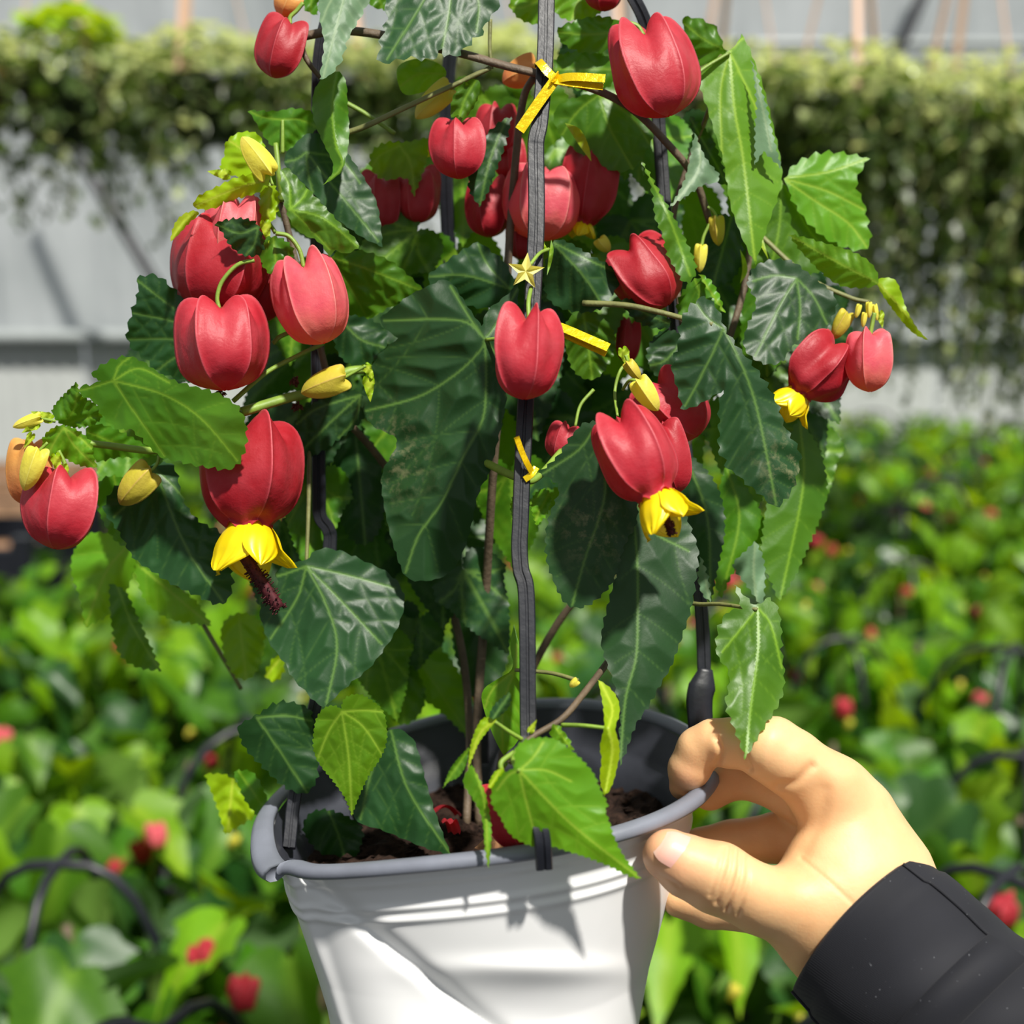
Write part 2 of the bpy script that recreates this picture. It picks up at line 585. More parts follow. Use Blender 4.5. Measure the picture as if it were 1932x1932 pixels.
def calyx_mesh(p0, axis, L, W, roll, open_=0.0, ridge=1.0, crumple=0.02, shoulder=1.0, nu=90, nv=30, seed=0, pointed=False, full=1.0):
    """Inflated calyx: five smooth faces meeting in narrow raised crests, shoulders rising past the stalk."""
    a, e1, e2 = frame(axis, roll)
    rs = random.Random(seed)
    ph = [rs.random() * 6.28 for _ in range(6)]
    lob = np.array([rs.uniform(0.9, 1.08) for _ in range(6)]); lob[5] = lob[0]
    lift = np.array([rs.uniform(-0.06, 0.05) for _ in range(5)])
    t = np.linspace(0, 1, nv)[None, :]
    R_ = catmull(RIDGE, 6); V_ = catmull(VALLEY, 6)
    kk = np.linspace(0, 1, len(R_))
    rr = np.interp(t[0], kk, R_[:, 0])[None]; rh = np.interp(t[0], kk, R_[:, 1])[None]
    vr = np.interp(t[0], kk, V_[:, 0])[None]; vh = np.interp(t[0], kk, V_[:, 1])[None]
    rh = np.where(rh < 0, rh * shoulder, rh)
    s_ = (np.arange(nu) / nu * 5)[:, None]
    sec_ = np.floor(s_); fr = s_ - sec_
    fr = fr - 0.11 * np.sin(2 * np.pi * fr)              # more rows near the crests
    th = (sec_ + fr) * 2 * np.pi / 5
    d = np.minimum(fr, 1 - fr)
    li = (np.round(sec_ + fr).astype(int)) % 5
    w = (0.34 * np.exp(-d / 0.035) + 0.22 * np.exp(-d / 0.12) + 0.44 * (0.5 + 0.5 * np.cos(2 * np.pi * d))) * ridge
    r = vr + (rr - vr) * w
    wh = (0.80 * (0.5 + 0.5 * np.cos(2 * np.pi * d)) ** 0.8 + 0.20 * np.exp(-d / 0.05)) * min(1.0, ridge + 0.1)
    h = vh + (rh - vh) * wh + lift[li] * w * np.sin(np.pi * np.minimum(1, t * 1.6)) * (t < 0.6)
    r = r * (1 + (lob[li] - 1) * w)
    if pointed:
        r = r * (1 - 0.50 * t * t)
    if open_ > 0:
        q = np.clip((t - 0.55) / 0.45, 0, 1)
        r = r * (1 - q) + q * np.maximum(r, open_ * (1 + 0.05 * np.cos(th * 5)))
        h = h + q * q * (0.16 * (d / 0.5) ** 1.3 - 0.05)     # pointed teeth in the middle of each face
    cr = crumple * np.sin(3 * th + 5 * t + ph[0]) + crumple * 0.8 * np.sin(7 * th - 9 * t + ph[1]) + crumple * 0.6 * np.sin(2 * th + 17 * t + ph[2])
    # soft creases fanning out under the stalk and above the mouth
    cr = cr + 0.005 * np.sin(fr * 2 * np.pi * 3 + ph[3]) * np.exp(-((t - 0.30) / 0.16) ** 2) + 0.012 * np.cos(fr * 2 * np.pi * 3) * np.exp(-((t - 0.88) / 0.14) ** 2)
    r = r * full * (1 + cr * np.sin(np.pi * np.clip(t, 0, 0.97)))
    P = np.asarray(p0, float) + (h * L)[..., None] * a + (r * W)[..., None] * (np.cos(th)[..., None] * e1 + np.sin(th)[..., None] * e2)
    ridge_a = np.maximum(0, 1 - d / 0.022) * np.minimum(1, t * 4)
    rib = (0.5 + 0.5 * np.cos(d * 2 * np.pi * 5)) * np.ones_like(t)
    return P.reshape(-1, 3), grid_faces(nu, nv, True), {'ridge': ridge_a.ravel(), 'len': (t * np.ones_like(d)).ravel(), 'rib': rib.ravel()}


def flower(parent, mat, p0, p1, W, z, dz=0.0, roll=0.3, petals=0.0, stamen=0.0, open_=0.0, sten=None, ped=None, label=None, tip=None, pw=0.2, **kw):
    """A hanging lantern flower: calyx of five winged faces from p0 (stalk) to p1 (mouth), yellow petals and dark stamen column."""
    FL_N[0] += 1
    p0 = np.array([p0[0], p0[1], z], float); p1 = np.array([p1[0], p1[1], z + dz], float)
    ax = p1 - p0; L = np.linalg.norm(ax); ax = ax / L
    fl = empty('flower', C(p0)[0], parent=parent)
    if label: fl['label'] = label
    v, f, at_ = calyx_mesh(p0, ax, L, W, roll, open_=open_, seed=FL_N[0], **kw)
    obj('calyx', C(v), f, M[mat], fl, True, at_)
    if ped is not None:
        tv, tf = tube([tuple(q) if len(q) == 3 else (q[0], q[1], z) for q in ped] + [tuple(p0 + ax * 0.03 * L)], 4.2, 8, 6)
        obj('pedicel', C(tv), tf, M['stemgreen'], fl)
    a, e1, e2 = frame(ax, roll)
    if petals > 0:
        for k in range(5):
            phi = 2 * math.pi * (k + 0.5) / 5
            nu, nv = 15, 16
            V = []
            for i in range(nu):
                u = -1 + 2 * i / (nu - 1)
                for j in range(nv):
                    t = j / (nv - 1)
                    h = L * 0.80 + (L * 0.20 + petals) * t
                    half = math.radians(56) * (1 - max(0, (t - 0.58) / 0.42) ** 1.5 * 0.96)
                    skew = math.radians(38) * t * t
                    th = phi + u * half + skew
                    t1 = 0.20 * L / (0.20 * L + petals)          # where the calyx mouth ends
                    q = min(1.0, max(0.0, (t - t1 * 0.8) / (1 - t1 * 0.8)))
                    r = W * (open_ * 0.86 + (pw * 1.12 - open_ * 0.86) * math.sin(q * 1.9) ** 0.8 if q > 0 else open_ * 0.86) * (1 + 0.09 * u * min(1, q * 3)) + 2.4 * math.cos(u * 13 + k) * q
                    r *= 1 + (0.05 + 0.30 * ((k * 7) % 3) / 2) * max(0, t - 0.75) / 0.25
                    h += petals * 0.12 * math.sin(k * 2.1) * t
                    V.append(p0 + a * h + (e1 * math.cos(th) + e2 * math.sin(th)) * r)
            obj('petal', C(V), grid_faces(nu, nv), M['petal'], fl)
    if stamen > 0:
        q0 = p0 + ax * (L + petals * 0.75)
        q1 = np.array([tip[0], tip[1], z + dz * 1.4]) if tip else q0 + ax * stamen
        rnd = random.Random(FL_N[0])
        parts = [tube([q0 - (q1 - q0) * 0.3, (q0 + q1) / 2, q1], stamen * 0.15, 10, 5)]
        d = q1 - q0; ln = np.linalg.norm(d); d = d / ln
        _, b1, b2 = frame(d)
        for k in range(150):
            t = rnd.random(); an = rnd.random() * 6.28
            c = q0 + d * ln * (0.05 + 1.0 * t); o_ = b1 * math.cos(an) + b2 * math.sin(an)
            s1 = c + o_ * stamen * (0.15 + 0.10 * rnd.random()) + d * rnd.uniform(-3, 3)
            parts.append(tube([c + o_ * stamen * 0.10, s1], 1.1, 4, 1, smooth=False))
            e = stamen * 0.022
            bx = [s1 + np.array(q) * e for q in ((1, 0, 0), (-1, 0, 0), (0, 1, 0), (0, -1, 0), (0, 0, 1), (0, 0, -1))]
            parts.append((np.array(bx), [(0, 2, 4), (2, 1, 4), (1, 3, 4), (3, 0, 4), (2, 0, 5), (1, 2, 5), (3, 1, 5), (0, 3, 5)]))
        v, f, _ = join(parts)
        obj('stamen_column', C(v), f, M['stamen'], fl)
    return fl


def bud(parent, mat, p0, p1, W, z, dz=0.0, roll=0.2, ped=None):
    FL_N[0] += 1
    p0 = np.array([p0[0], p0[1], z], float); p1 = np.array([p1[0], p1[1], z + dz], float)
    ax = p1 - p0; L = np.linalg.norm(ax)
    v, f, at_ = calyx_mesh(p0, ax, L, W, roll, ridge=0.8, crumple=0.01, shoulder=0.5, nu=40, nv=18, seed=FL_N[0] + 50, pointed=True, full=1.1)
    o = obj('flower_bud', C(v), f, M[mat], parent, True, at_)
    if ped:
        tv, tf = tube([(q[0], q[1], z if len(q) < 3 else q[2]) for q in ped] + [tuple(p0 + ax * 0.04)], 3.2, 7, 5)
        obj('pedicel', C(tv), tf, M['stemgreen'], o)
    return o


def stem(parent, mat, path, r, taper=0.8, name='stem'):
    v, f = tube(path, r, 9, 8, taper=taper)
    return obj(name, C(v), f, M[mat], parent)
# ------------------------------------------------------------------ greenhouse shell
def film():
    t = NT('white_greenhouse_film')
    n = t.noise(1.3, 4, 0.6)
    c = t.ramp(n, [(0.3, srgb(146, 152, 152)), (0.7, srgb(184, 188, 190))])
    mp = t.n('ShaderNodeMapping'); mp.inputs['Scale'].default_value = (6, 6, 0.6)
    t.l(t.n('ShaderNodeTexCoord').outputs['Object'], mp.inputs['Vector'])
    n2 = t.noise(1.0, 3, coord=mp.outputs['Vector'])
    s_ = t.bsdf(c, 0.5, 0.3, normal=t.bump(n2, 0.6, 0.08))
    return t.done(t.translucent(s_, srgb(220, 225, 228), 0.25))


M['film'] = film()
M['panel'] = plain('ribbed_white_panel', srgb(178, 182, 180), 0.5, 0.4, nscale=4, namp=0.06)
M['steel'] = plain('galvanised_tube', srgb(150, 156, 156), 0.4, 0.5, nscale=20, namp=0.1)
M['ground'] = plain('dark_weed_mat', srgb(34, 34, 32), 0.9, 0.2, nscale=8, namp=0.4, bump=0.5, bscale=60)
M['beige'] = plain('dry_leaf_litter', srgb(150, 118, 92), 0.9, 0.2, nscale=14, namp=0.4)

WY = 5.2
V = [(-9, -3, 0), (9, -3, 0), (9, 5.3, 0), (-9, 5.3, 0)]
obj('floor', V, [(0, 1, 2, 3)], M['ground'], None, False, kind='structure')
# film wall
prof = [(WY, 0.80), (WY, 1.3), (WY, 1.8), (WY, 2.3), (WY - 0.05, 2.8), (WY - 0.2, 3.3)]
xs = np.linspace(-9, 9, 121)
V = [(x, y + 0.012 * math.sin(x * 9), z) for x in xs for (y, z) in prof]
obj('wall_back', V, grid_faces(121, len(prof)), M['film'], None, kind='structure')
# ribbed lower panels with their joints
w0 = bpy.data.objects['wall_back']
for k in range(18):
    x0 = -9 + k * 1.0
    n = 40
    V = []
    for i in range(n + 1):
        x = x0 + 0.004 + 0.992 * i / n
        for z in (0.0, 0.40, 0.80):
            V.append((x, WY - 0.01 - 0.012 * (0.5 + 0.5 * math.cos(2 * math.pi * (x / 0.075))), z))
    obj('panel', V, grid_faces(n + 1, 3), M['panel'], w0)
for z, r in ((0.82, 0.035), (2.1, 0.02)):
    v, f = sweep([(-9, WY - 0.06, z), (0, WY - 0.06, z), (9, WY - 0.06, z)], circ(r, 10))
    obj('rail', v, f, M['steel'], w0)
for (a, b) in (((185, 355), (285, 520)), ((1745, -20), (1690, 110))):  # two dark diagonal bars in front of the film wall
    p0 = at(*a, 4.6); p1 = at(*b, 4.6)
    d = p1 - p0
    v, f = sweep([p0 - d * 1.2, p0, p1, p1 + d * 0.3], circ(0.025, 10))
    obj('dark_bar', v, f, M['black'], w0)

# ------------------------------------------------------------------ small library of leaf meshes for the plants behind
def bg_leaf(seed, mat, lob=1.0, n=12):
    """A lobed leaf one unit long: base at the origin, tip towards +Y, upper side +Z."""
    rn = random.Random(seed)
    half = np.array([(0, 0), (0.06, -0.09), (0.17, -0.14), (0.29, -0.11), (0.37, 0.0), (0.40, 0.10), (0.52, 0.24), (0.40, 0.28), (0.33, 0.36), (0.33, 0.44), (0.26, 0.52), (0.25, 0.60), (0.18, 0.68), (0.15, 0.76), (0.08, 0.87), (0, 1.02)])
    m = np.vstack([half, (half[1:-1] * [-1, 1])[::-1]]) * [lob, 1]
    pts = [Vector(p) for p in m]
    G = [(x, y) for x in np.arange(-0.4, 0.41, 0.13) for y in np.arange(-0.1, 0.95, 0.13)]
    G = [g for g in G if inside(np.array([g]), m)[0]]
    r = delaunay_2d_cdt(pts + [Vector(g) for g in G], [(i, (i + 1) % len(m)) for i in range(len(m))], [], 1, 1e-5)
    V = []
    a = rn.uniform(0.15, 0.6); fo = rn.uniform(0.1, 0.5); ph = rn.random() * 6
    for p in r[0]:
        x, y = p
        z = fo * abs(x) - a * y * y + 0.03 * math.sin(9 * x + 8 * y + ph)
        V.append((x, y, z))
    Fc = []
    for f in r[2]:
        q = [V[i] for i in f]
        cr = (q[1][0] - q[0][0]) * (q[2][1] - q[0][1]) - (q[1][1] - q[0][1]) * (q[2][0] - q[0][0])
        Fc.append(tuple(f) if cr > 0 else tuple(f)[::-1])
    dm = [abs(v[0]) for v in V]
    return mesh_data('leaf', V, Fc, mat, True, {'vein': [0.6 * math.exp(-(d / 0.02) ** 2) for d in dm]})


M['fieldmid'] = leaf_mat('bed_leaf', srgb(72, 118, 20), srgb(52, 96, 18), srgb(125, 165, 50), srgb(112, 148, 66), srgb(116, 168, 6), 0.34, 0.42, 0.4)
M['fieldlime'] = leaf_mat('bed_young_leaf', srgb(122, 166, 16), srgb(94, 142, 16), srgb(170, 198, 60), srgb(145, 180, 55), srgb(170, 205, 8), 0.42, 0.45, 0.4)
M['fielddark'] = leaf_mat('bed_old_leaf', srgb(44, 82, 30), srgb(30, 66, 24), srgb(86, 124, 48), srgb(96, 128, 80), srgb(78, 128, 8), 0.24, 0.4, 0.5)
LIB = {k: [bg_leaf(i * 3 + j, M['field' + k], 0.75 + 0.12 * i) for i in range(4)] for j, k in enumerate(('mid', 'lime', 'dark'))}


def lantern(mat, seed):
    v, f, at_ = calyx_mesh(np.zeros(3), (0, 0, -1), 1.0, 1.05, 0.2, nu=30, nv=12, seed=seed)
    return mesh_data('flower', v, f, M[mat], True, at_)


LAN = [lantern('red', 1), lantern('rose', 2), lantern('pink', 3)]
v, f, at_ = calyx_mesh(np.zeros(3), (0, 0, -1), 1.0, 0.7, 0.2, nu=20, nv=10, seed=9, pointed=True)
LANBUD = mesh_data('flower_bud', v, f, M['bud'], True, at_)

# pot and hoop of a bed plant
M['bedpot'] = plain('black_nursery_pot', srgb(30, 31, 34), 0.5, 0.4)
ppr = [(0.0, 0.0), (0.055, 0.0), (0.072, 0.125), (0.078, 0.125), (0.078, 0.14), (0.070, 0.14), (0.066, 0.115), (0.0, 0.112)]
V = [(r * math.cos(2 * math.pi * i / 24), r * math.sin(2 * math.pi * i / 24), z) for i in range(24) for r, z in ppr]
POT_ME = mesh_data('pot', V, grid_faces(24, len(ppr), True), M['bedpot'])


def hoop_mesh(h, r):
    parts = []
    for k in range(2):
        a = k * math.pi / 2
        pts = []
        for i in range(15):
            t = -1 + 2 * i / 14
            rr = r * math.copysign(abs(t) ** 0.8, t)
            pts.append((rr * math.cos(a), rr * math.sin(a), h * (1 - abs(t) ** 2.6) + 0.10 * abs(t) ** 2.6))
        parts.append(sweep(pts, circ(0.0045, 6)))
    v, f, _ = join(parts)
    return mesh_data('trellis', v, f, M['black'])


HOOPS = [hoop_mesh(0.39, 0.12), hoop_mesh(0.42, 0.15), hoop_mesh(0.40, 0.17)]
STEM_V, STEM_F = tube([(0, 0, 0.11), (0.008, 0.004, 0.2), (-0.004, 0.006, 0.33)], 0.004, 7, 5)
STEM_ME = mesh_data('stem', STEM_V, STEM_F, M['stem'])


def inst(name, me, parent, loc, rot, sc):
    o = bpy.data.objects.new(name, me)
    o.parent = parent
    o.location = loc; o.rotation_euler = rot; o.scale = (sc, sc, sc)
    COL.objects.link(o)
    return o


def leaf_spots(rn, n, R=0.17, top=0.37):
    out = []
    for k in range(n):
        az = rn.random() * 2 * math.pi
        u = rn.random()
        h = 0.14 + (top - 0.14) * u ** 0.8
        r = R * math.sqrt(rn.random()) * (1.05 - 0.45 * u)
        s_ = rn.uniform(0.062, 0.108) * (1.12 - 0.35 * u)
        pitch = math.radians(rn.uniform(15, 75) + 15 * (1 - u))
        kind = 'lime' if (u > 0.75 and rn.random() < 0.5) or rn.random() < 0.08 else ('dark' if rn.random() < 0.42 else 'mid')
        out.append((Vector((r * math.cos(az), r * math.sin(az), h)), (-pitch, rn.uniform(-0.5, 0.5), az - math.pi / 2 + rn.uniform(-0.7, 0.7)), s_, kind, rn.randrange(4)))
    return out


def flower_spots(rn, n, R=0.17):
    return [(Vector((R * math.sqrt(rn.random()) * math.cos(a), R * math.sqrt(rn.random()) * math.sin(a), rn.uniform(0.24, 0.37))), rn.uniform(0.022, 0.033)) for a in [rn.random() * 6.28 for _ in range(n)]]


# whole-plant foliage meshes for the far rows, whose leaves can no longer be told apart
def foliage(seed):
    rn = random.Random(seed)
    parts = []
    mats = [M['fieldmid'], M['fieldlime'], M['fielddark']]
    for loc, rot, s_, kind, vi in leaf_spots(rn, 54, R=0.2):
        me = LIB[kind][vi]
        Mx = Matrix.Translation(loc) @ Euler(rot).to_matrix().to_4x4() @ Matrix.Scale(s_ * 1.1, 4)
        parts.append((np.array([Mx @ v.co for v in me.vertices]), [tuple(p.vertices) for p in me.polygons], ('mid', 'lime', 'dark').index(kind)))
    v, f, mi = join(parts)
    return mesh_data('foliage', v, f, mats, True, None, mi)


FOL = [foliage(s_) for s_ in (1, 2, 3, 4)]

rn = random.Random(5)
spots = []
row = 0
y = 0.62
while y < 4.9:
    half = 0.52 * y + 0.22
    step = 0.255 if y < 2 else 0.29
    n = int(half / step) + 1
    for i in range(-n, n + 1):
        x = (i + 0.5 * (row % 2)) * step + rn.uniform(-0.03, 0.03)
        if abs(x) < half: spots.append((x, y + rn.uniform(-0.04, 0.04), row))
    y += 0.225 if y < 2 else 0.26
    row += 1
# the left far corner of the bed is empty aisle
spots = [s_ for s_ in spots if not (s_[1] > 2.1 and s_[0] < -0.35 * s_[1] + 0.05)]
GZ = 0.10      # the bed stands a little above the floor
V = [(-3.0, 0.35, GZ), (3.0, 0.35, GZ), (3.0, 5.1, GZ), (-3.0, 5.1, GZ), (-3.0, 0.35, 0), (3.0, 0.35, 0), (3.0, 5.1, 0), (-3.0, 5.1, 0)]
obj('plant_bed', V, [(0, 1, 2, 3), (4, 5, 1, 0), (5, 6, 2, 1), (6, 7, 3, 2), (7, 4, 0, 3)], M['ground'], None, False, kind='structure')

ORD = ['first', 'second', 'third', 'fourth', 'fifth', 'sixth', 'seventh', 'eighth', 'ninth', 'tenth', 'eleventh', 'twelfth', 'thirteenth', 'fourteenth', 'fifteenth', 'sixteenth', 'seventeenth', 'eighteenth', 'nineteenth', 'twentieth', 'twenty-first', 'twenty-second']
in_row = {}
for (x, y, row) in spots:
    d = y * math.cos(PITCH) + (0.95 - 0.45) * math.sin(PITCH)
    px = 966 + F * x / d
    near = y < 1.36
    bx = empty('potted_flowering_plant', (x, y, GZ))
    rz = rn.random() * 6.28
    bx.rotation_euler = (0, 0, rz)
    sc = rn.uniform(0.92, 1.08)
    inst('pot', POT_ME, bx, (0, 0, 0), (0, 0, 0), 1)
    inst('stem', STEM_ME, bx, (0, 0, 0), (0, 0, 0), sc)
    if near:
        for loc, rot, s_, kind, vi in leaf_spots(rn, 40, R=0.19):
            inst('leaf', LIB[kind][vi], bx, loc * sc, rot, s_ * 1.2)
    else:
        o = inst('foliage', FOL[rn.randrange(4)], bx, (0, 0, 0), (0, 0, 0), sc)
        o['kind'] = 'stuff'
    for loc, s_ in flower_spots(rn, rn.randint(1, 3)):
        inst('flower', LAN[rn.choice((0, 0, 1, 1, 2))], bx, loc, (rn.uniform(-0.3, 0.3), rn.uniform(-0.3, 0.3), rn.random() * 6), s_)
    for loc, s_ in flower_spots(rn, 1):
        inst('flower_bud', LANBUD, bx, loc + Vector((0, 0, 0.02)), (rn.uniform(-0.6, 0.6), rn.uniform(-0.6, 0.6), 0), s_ * 0.6)
    hp = rn.random() < 0.45
    if hp:
        inst('trellis', HOOPS[rn.randrange(3)], bx, (0, 0, 0), (0, 0, rn.random()), sc)
    in_row[row] = in_row.get(row, 0) + 1
    tag(bx, '%s flowering maple, %s from the left in the %s row of the bed behind' % ('blurred' if near else 'small blurred', ORD[in_row[row] - 1], ORD[row]), 'plant', 'flowering maples in the bed')

# ------------------------------------------------------------------ hanging baskets with trailing plants
M['ivy'] = leaf_mat('trailing_leaf', srgb(82, 98, 50), srgb(48, 66, 34), srgb(120, 140, 80), srgb(100, 124, 70), srgb(120, 150, 40), 0.25, 0.4, 0.5)
M['ivypale'] = leaf_mat('variegated_sunlit_leaf', srgb(206, 214, 160), srgb(150, 172, 100), srgb(210, 215, 170), srgb(204, 212, 158), srgb(215, 222, 140), 0.45, 0.25, 0.8)
M['ivylime'] = leaf_mat('golden_leaf', srgb(176, 210, 40), srgb(140, 184, 36), srgb(200, 220, 90), srgb(170, 195, 70), srgb(200, 220, 30), 0.4, 0.4, 0.5)
M['terracotta'] = plain('terracotta_plastic', srgb(176, 82, 48), 0.6, 0.3, nscale=20, namp=0.1)
M['strap'] = plain('beige_hanger', srgb(214, 176, 150), 0.5, 0.4)
DIA = np.array([(0, 0, 0), (0.38, 0.35, 0.10), (0.30, 0.72, 0.08), (0, 1, -0.12), (-0.30, 0.72, 0.08), (-0.38, 0.35, 0.10), (0, 0.5, 0.0)])
DIA_F = [(0, 1, 6), (1, 2, 6), (2, 3, 6), (3, 4, 6), (4, 5, 6), (5, 0, 6)]


def ivy_mass(seed, nmain, strands, pal, trail):
    rn = random.Random(seed)
    parts = []

    def put(p, rot, s_, mi):
        Mx = np.array(Euler(rot).to_matrix())
        parts.append((DIA * s_ @ Mx.T + p, DIA_F, mi))
    for k in range(nmain):
        a = rn.random() * 6.28; u = rn.random()
        r = 0.17 * math.sqrt(rn.random()); z = 0.05 + 0.12 * math.sqrt(max(0, 1 - (r / 0.18) ** 2)) * rn.uniform(0.3, 1.0)
        if rn.random() < 0.35:
            r = rn.uniform(0.13, 0.19); z = rn.uniform(-0.10, 0.08)
        put(np.array([r * math.cos(a), r * math.sin(a), z]), (rn.uniform(-0.9, 0.5), rn.uniform(-0.6, 0.6), a - 1.57 + rn.uniform(-1, 1)), rn.uniform(0.024, 0.042), 1 if rn.random() < pal * (0.15 + 8.0 * max(0, z)) else 0)  # pale variegated leaves thicken upward: sunlit tops put into the leaf colour
    for k in range(strands):
        a = rn.random() * 6.28; r = rn.uniform(0.06, 0.22)
        ln = trail * rn.uniform(0.2, 1.0) ** 1.2
        pts = []
        for j in range(8):
            t = j / 7
            pts.append((r * math.cos(a) * (1 + 0.1 * t) + 0.02 * math.sin(5 * t + k), r * math.sin(a) * (1 + 0.1 * t) + 0.02 * math.cos(4 * t + k), 0.06 - ln * t))
        v, f = sweep(pts, circ(0.0018, 4)); parts.append((v, f, 2))
        m = int(ln / 0.013)
        for j in range(m):
            t = j / max(1, m)
            p = np.array([np.interp(t * 7, range(8), [q[c] for q in pts]) for c in range(3)])
            b = rn.random() * 6.28
            put(p + np.array([rn.gauss(0, 0.012), rn.gauss(0, 0.012), 0]), (rn.uniform(-1.4, -0.3), rn.uniform(-0.4, 0.4), b), rn.uniform(0.024, 0.042) * (1.1 - 0.5 * t), 1 if rn.random() < pal * 0.25 else 0)
    return join(parts)


hb_pr = [(0.0, -0.06), (0.070, -0.06), (0.095, 0.045), (0.104, 0.045), (0.104, 0.065), (0.094, 0.065), (0.088, 0.03), (0.0, 0.03)]
V = [(r * math.cos(2 * math.pi * i / 28), r * math.sin(2 * math.pi * i / 28), z) for i in range(28) for r, z in hb_pr]
HB_ME = mesh_data('pot', V, grid_faces(28, len(hb_pr), True), M['terracotta'])
HB_DARK = HB_ME.copy(); HB_DARK.materials[0] = plain('dark_green_basket', srgb(46, 52, 44), 0.5, 0.4)
# image column, distance, height above the camera, pale share, trail length, strands
baskets = [(-40, 2.35, 0.53, 0.5, 0.16, 14, 'with the bare orange pot at the left edge'), (170, 2.45, 0.52, 0.55, 0.30, 30, 'with golden young leaves on top'), (420, 2.40, 0.52, 0.75, 0.34, 34, 'second in the row from the left'),
           (660, 2.5, 0.53, 0.6, 0.34, 30, 'behind the upper left of the plant'), (900, 2.45, 0.54, 0.8, 0.32, 30, 'hidden behind the plant left of the black stake'), (1130, 2.5, 0.53, 0.6, 0.32, 30, 'hidden behind the plant right of the black stake'),
           (1360, 2.4, 0.48, 0.6, 0.34, 34, 'just right of the plant'), (1560, 2.3, 0.46, 0.8, 0.50, 80, 'with long dark trails right of the plant'), (1775, 2.3, 0.44, 0.9, 0.58, 90, 'second from the right edge with pale leaf tops'), (1990, 2.25, 0.40, 0.8, 0.60, 100, 'at the right edge with green trailing stems')]
for k, (px, dist, hz, pal, trail, ns, where) in enumerate(baskets):
    x = (px - 966) / F * dist
    z0 = 0.95 + hz - 0.12
    yy = dist
    hb = empty('hanging_basket', (x, yy, z0), 'blurred hanging basket of trailing foliage ' + where, 'hanging basket', 'hanging baskets in the row')
    WLOC[hb.name] = np.array([x, yy, z0])
    inst('pot', HB_DARK if k else HB_ME, hb, (0, 0, 0), (0, 0, 0), 1)
    v, f, mi = ivy_mass(20 + k, 560 if k else 240, ns, pal, trail)
    o = bpy.data.objects.new('foliage', mesh_data('foliage', v, f, [M['ivy'], M['ivypale'], M['stemolive']], True, None, mi))
    o.parent = hb; COL.objects.link(o); o['kind'] = 'stuff'
    if k == 1:
        rn2 = random.Random(77)
        parts = []
        for j in range(150):
            a = rn2.random() * 6.28; r = 0.11 * math.sqrt(rn2.random())
            p = np.array([r * math.cos(a) + 0.03, r * math.sin(a) - 0.03, 0.15 + 0.07 * rn2.random() * (1 - r / 0.2)])
            parts.append((DIA * rn2.uniform(0.03, 0.05) @ np.array(Euler((rn2.uniform(-0.6, 0.6), rn2.uniform(-0.6, 0.6), a)).to_matrix()).T + p, DIA_F))
        v, f, _ = join(parts)
        o = bpy.data.objects.new('golden_foliage', mesh_data('golden_foliage', v, f, M['ivylime'])); o.parent = hb; COL.objects.link(o); o['kind'] = 'stuff'
    a0 = 0.5 + k * 0.9
    for j in range(3):
        a = a0 + j * 2.094
        p = [(0.10 * math.cos(a), 0.10 * math.sin(a), 0.055), (0.085 * math.cos(a), 0.085 * math.sin(a), 0.14), (0.012 * math.cos(a), 0.012 * math.sin(a), 0.50)]
        v, f = sweep(p, [(-0.007, -0.0015), (0.007, -0.0015), (0.007, 0.0015), (-0.007, 0.0015)], up=(math.cos(a), math.sin(a), 0))
        o = bpy.data.objects.new('hanger_strap', mesh_data('hanger_strap', v, f, M['strap'], False)); o.parent = hb; COL.objects.link(o)
    v, f = tube([(0, 0, 0.49), (0, 0, 0.56), (0.02, 0, 0.60), (0.03, 0, 0.575)], 0.005, 8, 5)
    o = bpy.data.objects.new('hook', mesh_data('hook', v, f, M['strap'])); o.parent = hb; COL.objects.link(o)
# wire the baskets hang from
v, f = sweep([(-3, 2.4, 1.94), (0, 2.4, 1.94), (3, 2.4, 1.94)], circ(0.012, 8))
obj('basket_rail', v, f, M['steel'], None, kind='structure')

# dark crates and litter in the aisle at the left
def crate(x, y, z, w, d, h, mat, lab):
    t = 0.012
    parts = []
    def bx(x0, x1, y0, y1, z0, z1):
        v = [(a, b, c) for a in (x0, x1) for b in (y0, y1) for c in (z0, z1)]
        parts.append((np.array(v, float), [(0, 1, 3, 2), (4, 6, 7, 5), (0, 4, 5, 1), (2, 3, 7, 6), (0, 2, 6, 4), (1, 5, 7, 3)]))
    bx(x - w / 2, x + w / 2, y - d / 2, y + d / 2, z, z + t)
    for s_ in (-1, 1):
        for q in range(4):
            zz = z + 0.02 + q * (h - 0.03) / 4
            bx(x - w / 2, x + w / 2, y + s_ * d / 2 - t / 2, y + s_ * d / 2 + t / 2, zz, zz + (h - 0.03) / 4 * 0.75)
            bx(x + s_ * w / 2 - t / 2, x + s_ * w / 2 + t / 2, y - d / 2, y + d / 2, zz, zz + (h - 0.03) / 4 * 0.75)
        for r in (-1, 1):
            bx(x + s_ * w / 2 - 0.02, x + s_ * w / 2 + 0.02, y + r * d / 2 - 0.02, y + r * d / 2 + 0.02, z, z + h)
    v, f, _ = join(parts)
    return obj('crate', v, f, mat, None, False, label=lab, cat='crate')


crate(-1.32, 2.55, GZ, 0.5, 0.4, 0.36, M['black'], 'dark plastic crate in the aisle at the left edge')
crate(-1.75, 3.7, GZ, 0.5, 0.4, 0.34, M['beige'], 'brownish crate far back in the aisle at the left edge')
